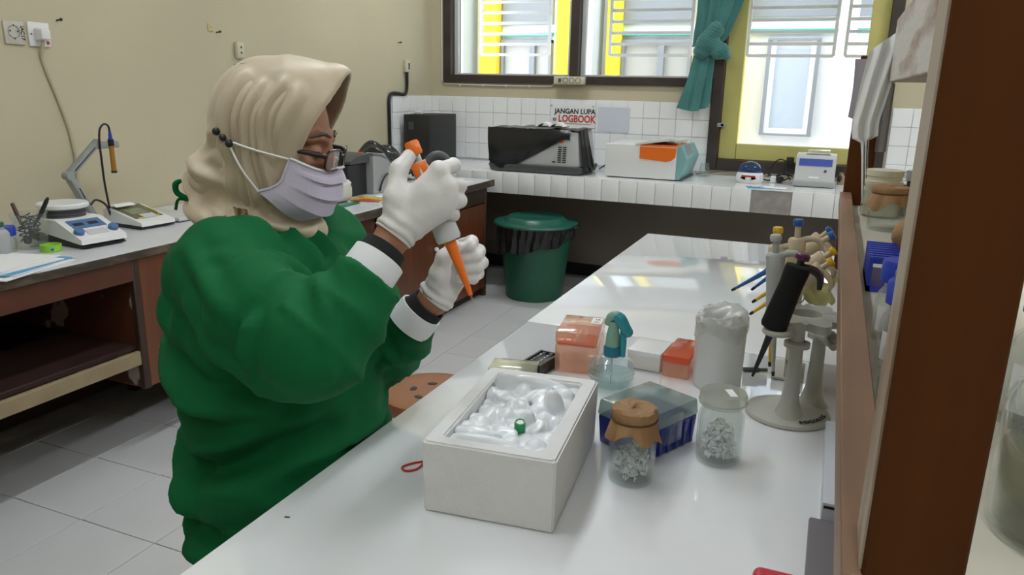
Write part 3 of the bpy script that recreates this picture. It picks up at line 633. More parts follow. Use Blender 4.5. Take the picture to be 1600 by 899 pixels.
# magnetic stirrer with hotplate, arm, probe, meter
st = thing('hotplate_stirrer', 'white hotplate stirrer with round plate and blue knobs on the near desk', 'stirrer', (-2.43, 1.835, DZ), R(-6))
MB().prism([(-.15, .004), (.165, .004), (.15, .016), (-.15, .045)], -.078, .078).obj('base', 'black', st)
MB().prism([(-.15, .045), (-.15, .075), (-.12, .084), (.03, .084), (.163, .032), (.166, .016), (.15, .016)], -.082, .082).obj('body', 'white', st)
MB().lathe([(.07, .084), (.068, .092), (.073, .094), (.073, .099), (.068, .101), (.068, .107), (.074, .109), (.074, .114), (0, .114)], 40, (-.055, 0, 0)).obj('neck', 'dgrey', st)
MB().lathe([(0, .114), (.078, .114), (.082, .118), (.082, .128), (.078, .132), (0, .132)], 40, (-.055, 0, 0)).obj('plate', 'white', st)
tilt = (0, R(21.4), 0)
MB().box((-.030, -.058, -.001), (.025, .058, .0015)).obj('display_panel', 'bluek', st, (.072, 0, .0685), tilt)
for y in (-.03, .022): MB().box((-.009, -.018, 0), (.009, .018, .0022)).obj('display', 'black', st, (.072, y, .0685), tilt)
MB().box((-.016, -.035, -.001), (.016, .035, .0014)).obj('keypad', 'lgrey', st, (.125, 0, .0478), tilt)
for y in (-.062, .062): MB().lathe([(.0165, 0), (.0165, .012), (.014, .015), (0, .015)], 20).obj('knob', 'bluek', st, (.122, y, .048), tilt)
ar = thing('electrode_arm', 'grey jointed electrode arm rising behind the hotplate stirrer', 'arm', (-2.60, 2.062, DZ))
aw = mat('arm_grey', (.30, .32, .31), .45)
def bar(b, a, c, wd, tk):
    a = Vector(a); c = Vector(c); d = c-a; L_ = d.length; q = d.to_track_quat('Z', 'X').to_matrix().to_4x4(); q.translation = a
    return b.box((-tk/2, -wd/2, 0), (tk/2, wd/2, L_), .003, 2, q)
MB().lathe([(0, 0), (.034, 0), (.034, .012), (.02, .018), (0, .018)], 32).obj('base', aw, ar)
bar(MB(), (0, 0, .01), (0, -.099, .21), .034, .022).obj('lower_arm', aw, ar)
bar(MB(), (0, -.105, .20), (0, .045, .325), .030, .022).obj('upper_arm', aw, ar)
bar(MB(), (.0125, -.052, .115), (.0125, -.072, .158), .012, .002).obj('slot', 'black', ar)
bar(MB(), (.0125, -.08, .222), (.0125, .018, .303), .008, .002).obj('slot', 'black', ar)
MB().cyl((-.014, -.1, .205), (.018, -.1, .205), .016, 16).obj('joint', aw, ar)
MB().box((-.016, .03, .295), (.016, .125, .32), .004).obj('clamp', aw, ar)
pb = thing('glass_electrode', 'amber pH electrode with blue collar hanging from the grey arm', 'electrode', (-2.58, 2.146, .945))
amber = mat('amber_glass', (.36, .17, .03), .3)
MB().cyl((0, 0, 0), (0, 0, .10), .0095, 16).obj('shaft', amber, pb); MB().cyl((0, 0, -.004), (0, 0, .004), .011, 16).obj('guard', 'black', pb)
MB().cyl((0, 0, .10), (0, 0, .125), .011, 16).obj('head', 'black', pb); MB().cyl((0, 0, .125), (0, 0, .155), .008, 12, .005).obj('collar', 'blue', pb)
MB().tube([(0, 0, .15), (0, -.004, .175), (0, -.022, .183), (0, -.042, .165), (0, -.05, .12), (0, -.05, .05), (0, -.048, -.05), (.01, -.043, -.175)], .004, 8, smooth=5).obj('lead', 'black', pb)
MB().tube([(.01, -.043, -.175), (.02, -.07, -.12), (.02, -.11, -.095), (.02, -.135, -.11)], .004, 8, smooth=5).obj('lead', 'black', pb)
ph = thing('bench_meter', 'white and olive bench meter with a paper note behind the stirrer', 'meter', (-2.50, 2.165, DZ), R(-4))
MB().box((-.10, -.078, .003), (.115, .078, .014), .004).obj('base', 'black', ph)
MB().prism([(-.10, .012), (-.10, .062), (-.07, .068), (.115, .026), (.118, .012)], -.075, .075).obj('body', 'white', ph)
tl2 = (0, R(12.8), 0)
olive = mat('olive_panel', (.13, .14, .07), .4)
MB().box((-.085, -.062, -.001), (.06, .062, .0015), .001).obj('panel', olive, ph, (.01, 0, .0502), tl2)
MB().box((-.04, -.045, 0), (.02, .03, .0025)).obj('display', mat('lcd_green_grey', (.22, .23, .15), .25), ph, (.01, 0, .0502), tl2)
MB().tube([(.06, -.05, .002), (.062, .03, .002), (.03, .058, .002), (-.03, .06, .002)], .002, 6, smooth=5).obj('yellow_line', mat('yellow_line', (.7, .45, .02), .5), ph, (.01, 0, .0502), tl2)
MB().box((-.015, -.03, 0), (.02, .03, .006), .002).obj('button', 'lgrey', ph, (.055, -.0, .0402), tl2)
tag(MB().grid(lambda u, v: (-.04+.05*u, -.045+.09*v, .005*math.sin(3*u)), 6, 4).obj('paper_note', 'paper', None, (-2.545, 2.145, DZ+.074), (0, R(6), 0), solid=.001), 'white folded paper note lying on the bench meter', 'note')
tb = thing('closed_tablet', 'flat silver closed device lying on the near desk behind the shoulder', 'device', (-2.52, 2.33, DZ))
MB().box((-.15, -.065, .004), (.13, .068, .02), .004).obj('body', 'lgrey', tb); MB().box((-.145, -.06, 0), (.125, .06, .006)).obj('base', 'dgrey', tb)

# ------------------------------------------------------------------ on the far desk
an = thing('analyser', 'silver curved analyser with keypad and black side on the far desk', 'analyser', (-2.32, 3.38, DZ))
silver = mat('silver_plastic', (.45, .46, .46), .35, metal=.3)
MB().prism([(-.02+.0, .002), (.26, .002), (.245, .05), (.20, .11), (.13, .165), (.05, .19), (-.02, .195)], -.16, .14, 'yz').obj('body', silver, an)
MB().box((-.17, -.19, .0), (.10, -.02, .16), .004).obj('black_side', 'black', an)
MB().prism([(-.19, .165), (-.02, .165), (.02, .195), (.0, .21), (-.14, .20), (-.19, .18)], -.17, .12, 'yz').obj('hood', 'dgrey', an)
MB().ball((.06, -.02, .208), (.02, .015, .006), 10, 6).obj('lamp', 'red', an)
nt_ = (R(-42), 0, 0)
MB().box((-.06, -.045, -.001), (.05, .045, .002), .001).obj('panel', 'lgrey', an, (.09, .12, .172), nt_)
MB().box((-.02, .0, .001), (.045, .035, .003)).obj('display', mat('lcd_pale', (.35, .38, .36), .3), an, (.09, .12, .172), nt_)
for i in range(3):
    for j in range(2): MB().box((-.006, -.006, .001), (.006, .006, .005), .001).obj('key', 'dgrey', an, (.075+.022*i, .142+.016*j, .152-.016*j), nt_)
MB().tube([(.145, .03, .01), (.15, .05, .06), (.15, .10, .095), (.15, .16, .075), (.15, .19, .02)], .005, 8, smooth=5).obj('cord', 'black', an)
M['bagclear'] = mat('shiny_black_film', (.02, .02, .022), .15, bump=.9, bscale=28)
cvb = MB().grid(lambda u, v: (-.28+.34*v, -.20+.40*u, .02+.20*math.sin(math.pi*u)**.6*math.sin(math.pi*(.12+.83*v))+.014*math.sin(13*u+7*v)+.01*math.sin(29*u-11*v)), 40, 30).obj('plastic_cover', 'bagclear', None, (-2.36, 3.87, DZ))
tag(cvb, 'crumpled shiny black plastic cover heaped behind the analyser', 'cover')
wd = thing('white_device', 'rounded white device half hidden behind the face mask', 'device', (-2.22, 2.98, DZ))
MB().box((-.10, -.14, .006), (.10, .12, .11), .03, 4).obj('body', 'offwhite', wd); MB().box((-.012, .0, .075), (.003, .006, .09)).obj('port', 'dgrey', wd, (.098, .09, 0))
tag(MB().box((-.02, -.17, 0), (.02, .17, .006), .001).obj('green_mat', mat('green_mat', (.01, .2, .09), .5), None, (-2.08, 2.93, DZ)), 'green strip lying on the far desk beside the white device', 'strip')
sheets('magazine_pile', 'small pile of colourful printed magazines on the far desk', 'magazines', (-2.05, 3.16, DZ), R(6),
       [(.17, .22, .006, 0, 0, .0, 'paper'), (.165, .21, .005, .005, .01, .08, 'lgrey'), (.15, .14, .003, -.01, -.03, .1, mat('colour_cover', (.65, .5, .05), .4, col2=(.5, .06, .03), vscale=7, thresh=(.45, .6))), (.07, .09, .003, .03, .06, -.2, 'paper')])
sheets('leaflet', 'black and green leaflet on the far desk corner near the bench', 'leaflet', (-2.02, 4.05, DZ), R(-10), [(.10, .17, .001, 0, 0, 0, 'paper'), (.07, .07, .001, .0, -.03, .1, mat('green_print', (.12, .2, .03), .5, col2=(.03, .03, .03), vscale=30)), ])

# ------------------------------------------------------------------ stools
M['seatbrown'] = mat('brown_stool_seat', (.27, .105, .042), .35, var=.12, vscale=6)
def stool(loc, label, r=.148, h=.45):
    t = thing('stool', label, 'stool', loc, R(20), group='round brown stools')
    # seat ring with five oval openings
    s_ = MB(); seg = 60
    s_.lathe([(0, h-.006), (r*.55, h-.003), (r*.85, h), (r*.97, h-.004), (r, h-.014), (r*.98, h-.04), (r*.9, h-.045), (0, h-.035)], seg)
    so = s_.obj('seat', 'seatbrown', t)
    hs = MB().lathe([(0, 0), (1, 0)], 16, axis=Matrix.Diagonal((.013, .008, 1)))
    ho = MB().lathe([(0, .0006), (.013, .0004), (.015, -.002)], 16, axis=Matrix.Diagonal((1, .62, 1))).obj('hole', 'black', so)
    for k in range(5):
        a = 2*math.pi*k/5+.4; o = ho if k == 0 else copy(ho, (0, 0, 0), so); o.location = (.055*math.cos(a), .055*math.sin(a), h-.0022); o.rotation_euler = (0, 0, a+1.57)
    for k in range(4):
        a = math.pi/4+k*math.pi/2; MB().tube([(r*.6*math.cos(a), r*.6*math.sin(a), h-.04), (r*1.05*math.cos(a), r*1.05*math.sin(a), 0)], .011, 10).obj('leg', 'steel', t)
    MB().tube([(r*.9*math.cos(a), r*.9*math.sin(a), .16) for a in np.linspace(0, 2*math.pi, 33)], .007, 8, cap=False).obj('foot_ring', 'steel', t)
    return t
stool((-.985, 1.79, 0), 'empty brown round stool with holes in the seat beside the table')
# ------------------------------------------------------------------ organic surfaces: distance fields turned into meshes
F4 = np.float32
def A3(p): return np.asarray(p, F4)
def ell(P, c, r, Rm=None):
    q = P-A3(c)
    if Rm is not None: q = q @ Rm
    q1 = q/A3(r); k0 = np.sqrt((q1*q1).sum(1)); k1 = np.sqrt(((q1/A3(r))**2).sum(1))
    return k0*(k0-1)/np.maximum(k1, 1e-6)
def cone(P, a, b, ra, rb):
    a = A3(a); b = A3(b); ab = b-a; t = np.clip(((P-a) @ ab)/(ab @ ab), 0, 1)
    d = P-a-t[:, None]*ab; return np.sqrt((d*d).sum(1))-(ra+(rb-ra)*t)
def chain(P, pts, rs, k=.01):
    d = None
    for i in range(len(pts)-1):
        e = cone(P, pts[i], pts[i+1], rs[i], rs[i+1]); d = e if d is None else smin(d, e, k)
    return d
def smin(a, b, k):
    h = np.clip(.5+.5*(b-a)/k, 0, 1); return b+(a-b)*h-k*h*(1-h)
def surface(f, lo, hi, h, steps=2):
    lo = np.array(lo); hi = np.array(hi); n = np.ceil((hi-lo)/h).astype(int)+1
    ax = [lo[i]+h*np.arange(n[i]) for i in range(3)]
    G = np.stack(np.meshgrid(*ax, indexing='ij'), -1).reshape(-1, 3).astype(F4)
    v = np.concatenate([f(G[i:i+300000]) for i in range(0, len(G), 300000)]).reshape(n)
    ins = v < 0; nc = n-1
    cnt = np.zeros(nc, int)
    for d in np.ndindex(2, 2, 2): cnt += ins[d[0]:d[0]+nc[0], d[1]:d[1]+nc[1], d[2]:d[2]+nc[2]]
    act = (cnt > 0) & (cnt < 8); ids = -np.ones(nc, int); I = np.argwhere(act); ids[act] = np.arange(len(I))
    acc = np.zeros((len(I), 3)); num = np.zeros(len(I))
    cor = list(np.ndindex(2, 2, 2))
    for a in cor:
        for b in cor:
            if sum(b)-sum(a) == 1 and all(y >= x for x, y in zip(a, b)):
                va = v[I[:, 0]+a[0], I[:, 1]+a[1], I[:, 2]+a[2]]; vb = v[I[:, 0]+b[0], I[:, 1]+b[1], I[:, 2]+b[2]]
                m_ = (va < 0) != (vb < 0); t = np.where(m_, va/np.where(va == vb, 1, va-vb), 0)
                acc += (np.array(a)+(np.array(b)-np.array(a))*t[:, None])*m_[:, None]; num += m_
    V = lo+h*(I+acc/num[:, None])
    Fc = []
    for axn in range(3):
        s0 = [slice(None)]*3; s1 = [slice(None)]*3; s0[axn] = slice(0, -1); s1[axn] = slice(1, None)
        ch = ins[tuple(s0)] != ins[tuple(s1)]; E = np.argwhere(ch); o1, o2 = [(1, 2), (2, 0), (0, 1)][axn]
        ok = (E[:, o1] > 0) & (E[:, o2] > 0) & (E[:, o1] < nc[o1]) & (E[:, o2] < nc[o2]); E = E[ok]
        sgn = ins[E[:, 0], E[:, 1], E[:, 2]]
        def cid(d1, d2):
            q = E.copy(); q[:, o1] += d1; q[:, o2] += d2; return ids[q[:, 0], q[:, 1], q[:, 2]]
        Q = np.stack([cid(-1, -1), cid(0, -1), cid(0, 0), cid(-1, 0)], 1); Q[~sgn] = Q[~sgn][:, ::-1]; Fc.append(Q)
    Fc = np.concatenate(Fc); V = V.astype(F4)
    for _ in range(steps):
        N, val = grad(f, V); V = V-N*np.clip(val, -h, h)[:, None]
    return V, Fc
def grad(f, V, e=.0012):
    g = np.stack([f(V+A3(d)*e)-f(V-A3(d)*e) for d in np.eye(3)], 1); L_ = np.sqrt((g*g).sum(1))+1e-9
    return (g/L_[:, None]).astype(F4), f(V)/np.maximum(L_/(2*e), .3)
def mesh_np(name, V, Fc, material, parent=None, loc=(0, 0, 0)):
    me = bpy.data.meshes.new(name); me.from_pydata((V-A3(loc)).tolist(), [], Fc.tolist()); me.update(); me.shade_smooth()
    me.materials.append(M[material] if isinstance(material, str) else material)
    o = bpy.data.objects.new(name, me); C.objects.link(o); o.parent = parent; o.location = (0, 0, 0); return o
def seg_dist(V, pts):
    """distance to a polyline after its points are snapped on the surface vertices"""
    P = [V[np.argmin(((V-A3(p))**2).sum(1))] for p in pts]; Q = np.array(spline(P, 6), F4); d = np.full(len(V), 9., F4); tt = np.zeros(len(V), F4)
    n = len(Q)-1
    for i in range(n):
        ab = Q[i+1]-Q[i]; t = np.clip(((V-Q[i]) @ ab)/max(ab @ ab, 1e-9), 0, 1); e = V-Q[i]-t[:, None]*ab; e = np.sqrt((e*e).sum(1))
        m_ = e < d; d[m_] = e[m_]; tt[m_] = (i+t[m_])/n
    return d, tt
def folds(V, N, lst):
    D_ = np.zeros(len(V), F4)
    for pts, w_, a in lst:
        d, t = seg_dist(V, pts); env = np.sin(math.pi*np.clip(t*.9+.05, 0, 1))**.6
        D_ += 1.25*a*env*(np.exp(-(d/w_)**2)-.55*np.exp(-((d-1.7*w_)/w_)**2))
    return V+N*D_[:, None]
def wob(V, s, seed):
    r_ = np.random.RandomState(seed); o = np.zeros(len(V), F4)
    for _ in range(7):
        k = r_.normal(size=3)*s; o += np.sin(V @ k.astype(F4)+r_.uniform(0, 6.28))
    return o/7

# knot of the curtain
def knot_f(P):
    d = ell(P, (.015, -.03, .375), (.075, .05, .045)); d = smin(d, ell(P, (.085, -.035, .335), (.055, .04, .05)), .02); d = smin(d, ell(P, (-.02, -.03, .335), (.05, .04, .045)), .02)
    d = smin(d, cone(P, (.10, -.03, .34), (.135, -.02, .30), .035, .02), .015); return smin(d, cone(P, (.0, -.03, .40), (.05, -.02, .46), .045, .05), .03)
V, Fc = surface(knot_f, (-.12, -.12, .24), (.2, .06, .54), .006, 1); N, _ = grad(knot_f, V)
ph_ = (V[:, 0]*.7+V[:, 2]*1.1)*150+3*wob(V, 30, 3); V = V+N*(.007*(1-np.abs(np.sin(ph_))**.6)+.004*wob(V, 60, 5))[:, None]
kn = mesh_np('knot', V, Fc, 'curtain', ct)
# ------------------------------------------------------------------ on the lab table
TZ = .7505
M['foam'] = mat('white_foam', (.76, .76, .75), .85, var=.02, vscale=40, bump=.2, bscale=260)
M['ice'] = mat('crushed_ice', (.84, .87, .90), .22, var=.04, vscale=30, bump=.35, bscale=40)
fbx = thing('foam_box', 'white foam box without lid filled with crushed ice on the table', 'box', (-.373, .937, TZ), R(6))
def foam():
    W, D_, Hh, w_ = .18, .285, .103, .023
    bm = bmesh.new(); loops = []
    for hw, hd, z in ((W*.4925, D_*.4925, 0), (W/2, D_/2, Hh), (W/2-w_, D_/2-w_, Hh), (W/2-w_-.002, D_/2-w_-.002, .028)):
        loops.append([bm.verts.new((sx*hw, sy*hd, z)) for sx, sy in ((-1, -1), (1, -1), (1, 1), (-1, 1))])
    bm.faces.new(loops[0][::-1]); bm.faces.new(loops[3])
    for l0, l1 in zip(loops[:-1], loops[1:]):
        for k in range(4): bm.faces.new((l0[k], l0[(k+1) % 4], l1[(k+1) % 4], l1[k]))
    bmesh.ops.bevel(bm, geom=bm.edges[:], offset=.0028, segments=3, affect='EDGES')
    rr = random.Random(3)
    for q in bm.verts:
        if q.co.z > .095: q.co.z += rr.uniform(-.0003, .0002)
    bm.verts.index_update(); b = MB().add([q.co[:] for q in bm.verts], [[q.index for q in f.verts] for f in bm.faces]); bm.free()
    return b.obj('box_shell', 'foam', fbx)
foam()
# ice: heap of flat shards and lumps
rr = random.Random(11); IC = []
for i in range(-3, 4):
    for j in range(-6, 7):
        IC.append(((i*.0195+rr.uniform(-.006, .006), j*.0192+rr.uniform(-.006, .006), .076+rr.uniform(0, .010)+.004*(j > 2)), (rr.uniform(.011, .020), rr.uniform(.011, .020), rr.uniform(.009, .015)), [rr.uniform(-.5, .5) for _ in range(3)]))
for k in range(22): IC.append(((rr.uniform(-.05, .05), rr.uniform(-.095, .1), .090+rr.uniform(0, .007)), (rr.uniform(.010, .022), rr.uniform(.007, .013), rr.uniform(.003, .006)), [rr.uniform(-.4, .4), rr.uniform(-.4, .4), rr.uniform(0, 3)]))
IC += [((-.005, -.106, .092), (.058, .008, .012), (-.15, .10, .05)), ((-.04, -.08, .094), (.03, .012, .008), (.1, 0, 0)), ((.044, .035, .100), (.014, .011, .024), (.2, -.2, .3)), ((.05, .072, .098), (.018, .014, .012), (.3, 0, 0)), ((.02, -.03, .098), (.011, .009, .018), (.1, .4, 0)), ((-.045, .09, .100), (.020, .010, .020), (.2, .3, .2)), ((0, .10, .100), (.05, .010, .013), (0, .1, .1)), ((.05, -.09, .088), (.015, .015, .014), (0, 0, 0))]
ICM = [(c, r_, np.array(Matrix.Rotation(e[0], 3, 'X') @ Matrix.Rotation(e[1], 3, 'Y') @ Matrix.Rotation(e[2], 3, 'Z'), np.float32)) for c, r_, e in IC]
def ice_f(P):
    d = np.maximum(np.maximum(np.abs(P[:, 0])-.064, np.abs(P[:, 1])-.116), P[:, 2]-.078)
    for c, r_, m_ in ICM: d = smin(d, ell(P, c, r_, m_), .0035)
    return np.maximum(np.maximum(np.abs(P[:, 0])-.0655, np.abs(P[:, 1])-.1178), np.maximum(d, .032-P[:, 2]))
V, Fc = surface(ice_f, (-.072, -.124, .025), (.072, .124, .13), .0026, 1)
ic = mesh_np('crushed_ice', V, Fc, 'ice'); ic.location = (-.373, .937, TZ); ic.rotation_euler = (0, 0, R(6)); ic['kind'] = 'stuff'; tag(ic, 'crushed clear white ice filling the foam box', 'ice')
gtb = thing('capped_tube', 'small tube with green screw cap stuck in the ice', 'tube', (-.349, .882, .838), rot=(R(12), R(6), 0))
green = mat('green_cap', (.005, .30, .10), .35)
MB().lathe([(0, -.03), (.004, -.028), (.0055, 0), (.0055, .012), (0, .012)], 16).obj('tube', 'clearpl', gtb)
MB().lathe([(.0070, .006), (.0078, .009), (.0078, .022), (.0070, .0245), (.0055, .0245), (.005, .023), (0, .023)], 24).obj('cap', green, gtb)
MB().lathe([(0, .0235), (.0045, .0238), (.005, .023)], 16).obj('cap_insert', 'white', gtb)
tag(MB().tube([(0, 0, .0015), (-.012, -.012, .0015), (-.020, -.028, .0015), (-.010, -.036, .0015), (.002, -.026, .0015), (.004, -.008, .002), (.010, .004, .002), (.018, .004, .002), (.012, -.002, .0035), (.002, 0, .003)], .0016, 6, smooth=5).obj('rubber_band', 'red', None, (-.512, .905, TZ)), 'twisted red rubber band on the table left of the foam box', 'rubber band')

# small clear box, black rack, tip boxes
M['yelclear'] = clear('yellowish_clear_plastic', (.93, .92, .78), .1, haze=.45, hazecol=(.80, .80, .62))
M['peach'] = clear('peach_clear_plastic', (.99, .86, .76), .12, haze=.42, hazecol=(.95, .66, .50))
M['orangered'] = clear('orange_red_clear_plastic', (.95, .35, .2), .12, haze=.75, hazecol=(.85, .20, .09))
M['tealclear'] = clear('teal_grey_clear_plastic', (.70, .82, .80), .12, haze=.55, hazecol=(.42, .50, .46))
M['bluebox'] = mat('deep_blue_plastic', (.012, .025, .22), .3)
cb2 = thing('clear_box', 'low yellowish clear plastic box with small label behind the foam box', 'box', (-.523, 1.285, TZ), R(10))
MB().box((-.046, -.03, 0), (.046, .03, .026), .003).obj('body', 'yelclear', cb2)
MB().box((.022, -.0312, .010), (.044, -.0302, .024)).obj('sticker', 'paper', cb2)
kr = thing('tube_rack', 'small black tube rack beside the orange tip box', 'rack', (-.492, 1.345, TZ), R(-8))
MB().box((-.023, -.045, 0), (.023, .045, .005), .001).obj('base', 'black', kr)
MB().box((-.02, -.042, .005), (.02, .042, .014)).obj('block', 'dgrey', kr)
MB().box((-.022, -.044, .003), (-.018, .044, .024)).box((.018, -.044, .003), (.022, .044, .024)).box((-.022, -.044, .003), (.022, -.040, .024)).box((-.022, .040, .003), (.022, .044, .024)).obj('wall', 'black', kr)
t0 = MB().lathe([(0, .010), (.0042, .012), (.0042, .022), (.0035, .025), (0, .0255)], 10).obj('tube', 'clearpl', kr)
k = 0
for i in range(2):
    for j in range(6):
        o = t0 if k == 0 else copy(t0, (0, 0, 0), kr); o.location = (-.008+.016*i, -.032+.0128*j, .0); k += 1
ob = thing('tip_box', 'tall peach clear pipette tip box with orange insert and label', 'box', (-.4305, 1.415, TZ), R(9))
MB().box((-.042, -.061, 0), (.042, .061, .058), .003).obj('body', 'peach', ob)
MB().box((-.038, -.057, .054), (.038, .057, .064), .001).obj('tip_tray', 'orangered', ob)
MB().box((-.042, -.061, .0585), (.042, .061, .084), .004).obj('lid', 'peach', ob)
MB().box((.018, .01, .0843), (.040, .05, .0848)).obj('sticker', 'paper', ob)
text('10', .012, 'ink', ob, (.029, .035, .085), (0, 0, 0)); text('uL', .012, 'ink', ob, (.029, .02, .085), (0, 0, 0))
for i in range(4): 
    for j in range(5): MB().lathe([(.0038, .064), (.0030, .074), (0, .0745)], 8).obj('tip', 'white', ob, (-.026+.013*i, -.045+.013*j, 0)) if (i+j) % 2 == 0 else None
wbx = thing('white_carton', 'low plain white box standing behind the spray bottle', 'box', (-.298, 1.475, TZ), R(-4))
MB().box((-.034, -.045, 0), (.034, .045, .038), .003).obj('body', 'offwhite', wbx); MB().box((-.035, -.046, .028), (.035, .046, .040), .002).obj('lid', 'white', wbx)
o2b = thing('tip_box', 'orange lidded tip box half hidden behind the white container', 'box', (-.232, 1.475, TZ), R(-3))
MB().box((-.026, -.06, 0), (.026, .06, .03), .003).obj('body', 'peach', o2b); MB().box((-.027, -.061, .03), (.027, .061, .045), .004).obj('lid', 'orangered', o2b)
bb = thing('tip_box', 'deep blue tip box with milky teal lid beside the paper covered jar', 'box', (-.2225, 1.118, TZ), R(-26))
MB().frustum((0, 0, 0), (.094, .120, 0), (0, 0, .048), (.100, .126, 0), .003).obj('body', 'bluebox', bb)
for k in range(6): MB().box((.0485, -.05+.02*k-.003, .004), (.0515, -.05+.02*k+.003, .044), .001).obj('rib', 'bluebox', bb)
MB().box((-.046, -.058, .049), (.046, .058, .051)).obj('tray', 'bluebox', bb)
MB().frustum((0, 0, .048), (.103, .129, 0), (0, 0, .075), (.098, .124, 0), .004).obj('lid', 'tealclear', bb)
MB().box((.015, -.0625, .0755), (.046, -.048, .0760)).obj('sticker', 'paper', bb)
MB().box((-.052, -.012, .030), (-.048, .012, .066), .001).obj('catch', 'tealclear', bb); MB().box((.049, -.02, .018), (.053, .02, .064), .001).obj('catch', 'clearpl', bb)

# spray bottle
M['tealsp'] = mat('teal_translucent_plastic', (.03, .36, .42), .25, trans=.25); M['greensp'] = mat('pale_green_plastic', (.28, .52, .40), .35, trans=.3); M['bluesp'] = mat('deep_teal_plastic', (.01, .17, .26), .3)
M['spbody'] = clear('blue_tinted_clear_plastic', (.86, .92, .94), .05, haze=.16, hazecol=(.55, .68, .70), ior=1.45)
sp = thing('spray_bottle', 'round ribbed clear spray bottle with teal trigger head', 'bottle', (-.338, 1.318, TZ))
prof = []
for i in range(25):
    t_ = i/24; r_ = .030+.0135*math.sin(math.pi*min(1, t_*1.02))**.6; z = .002+.062*t_
    if .28 < t_ < .85: r_ += .0011*math.sin(t_*44)
    if t_ > .86: r_ = .043*math.sqrt(max(.08, 1-((t_-.55)/.47)**2))
    prof.append((r_, z))
MB().lathe([(0, .002)]+prof+[(.016, .0665), (.014, .0665)], 40).obj('body', 'spbody', sp)
MB().lathe([(0, .004), (.029, .004), (.040, .02), (.041, .030), (0, .030)], 32).obj('liquid', clear('water', (.90, .95, .93), .02, haze=.10, hazecol=(.6, .7, .6)), sp)
MB().lathe([(.0155, .063), (.0165, .066), (.0165, .080), (.015, .083), (0, .083)], 28).obj('collar', 'bluesp', sp)
MB().lathe([(.0145, .082), (.0125, .105), (.009, .122), (.0085, .130), (0, .131)], 24).obj('neck', 'greensp', sp)
MB().tube([(-.012, 0, .122), (-.006, 0, .137), (.004, 0, .141), (.010, 0, .138)], [.006, .009, .010, .009], 14, smooth=4).obj('head_back', 'greensp', sp)
MB().tube([(.002, 0, .141), (.012, 0, .136), (.021, 0, .122), (.026, 0, .113)], [.010, .0115, .0105, .011], 16, smooth=4).ball((.027, 0, .113), .0105, 14, 8).obj('nozzle', 'tealsp', sp)
MB().tube([(.019, 0, .112), (.020, 0, .09), (.020, 0, .064)], [.006, .0065, .0055], 10).obj('trigger', 'tealsp', sp)
MB().cyl((0, 0, .083), (0, 0, .01), .0018, 6).obj('dip_tube', 'white', sp)

# white container with plastic bag
M['filmbag'] = clear('crumpled_film', (.95, .95, .94), .2, haze=.55, hazecol=(.8, .8, .78), ior=1.4)
cn_ = thing('white_container', 'white cylinder container lined with a crumpled clear plastic bag', 'container', (-.155, 1.418, TZ))
MB().lathe([(0, 0), (.043, 0), (.0455, .004), (.0475, .126), (.0485, .128), (.0485, .131), (.0455, .131), (.044, .01), (0, .008)], 44).obj('body', mat('container_white', (.64, .645, .62), .45), cn_)
def bagf(u, v):
    a = 2*math.pi*u; rp = .0010*math.sin(9*a+6*v)+.0007*math.sin(17*a-9*v)+.0010*math.sin(4*a+12*v)
    if v < .35: r_ = .049+rp*.5; z = .105+.010*math.sin(3*a+1)+(.133-.105)*(v/.35)
    else:
        t_ = (v-.35)/.65; r_ = .0495-.016*t_+rp*(1+1.2*t_)+.002*math.sin(5*a)*t_; z = .133+.016*math.sin(math.pi*t_*.6)*(1+.55*math.sin(a*1.+.6))+.0016*math.sin(7*a+3*t_)
    return (r_*math.cos(a), r_*math.sin(a), z)
MB().grid(bagf, 110, 26, True).obj('liner_bag', 'filmbag', cn_)
MB().grid(lambda u, v: (.036*v*math.cos(2*math.pi*u), .036*v*math.sin(2*math.pi*u), .146-.016*(1-v)+.006*math.sin(6.28*u+.6)*v+.003*math.sin(3*6.28*u+5*v)*v), 60, 10, True).obj('liner_top', 'filmbag', cn_)
tag(MB().cyl((-.0, 0, .004), (.03, .012, .004), .0045, 12).cyl((.032, .0128, .004), (.045, .018, .004), .0035, 12).obj('marker_pen', 'dgrey', None, (-.115, 1.515, TZ)), 'dark grey marker pen lying behind the white container', 'pen')

# jars
M['kraft'] = mat('brown_kraft_paper', (.36, .21, .095), .75, col2=(.28, .15, .06), vscale=14, bump=.4, bscale=50)
M['cotton'] = mat('white_flakes', (.88, .90, .92), .5)
def jar_glass(r, h, t_, name='glass'):
    return MB().lathe([(0, 0), (r*.90, 0), (r*.98, .004), (r, .010), (r, h*.72), (r*.96, h*.80), (r*.86, h*.86), (r*.86, h), (r*.86-.003, h), (r*.86-.003, h*.86), (r*.95-.003, h*.79), (r-.003, h*.71), (r-.003, .012), (r*.9, .007), (0, .006)], 40).obj(name, 'jarglass', t_)
def flakes(r, h, n, t_, seed):
    rr_ = random.Random(seed); b = MB(); 
    for _ in range(n):
        a = rr_.uniform(0, 6.28); q = r*math.sqrt(rr_.random())*.8; c = (q*math.cos(a), q*math.sin(a), .010+rr_.random()*h*(1-.5*q/r))
        e = Matrix.Rotation(rr_.uniform(0, 3), 3, 'X') @ Matrix.Rotation(rr_.uniform(0, 3), 3, 'Y') @ Matrix.Diagonal((rr_.uniform(.0025, .006), rr_.uniform(.002, .005), rr_.uniform(.0006, .0016)))
        b.lathe([(0, -1), (.8, -.5), (1, .2), (.5, .9), (0, 1)], 6, c, e)
    o = b.obj('contents', 'cotton', t_, flat=True); o['kind'] = 'stuff'; return o
j1 = thing('paper_covered_jar', 'front glass jar with brown paper tied over its mouth on the table', 'jar', (-.216, .99, TZ))
jar_glass(.0335, .105, j1); flakes(.029, .050, 320, j1, 1)
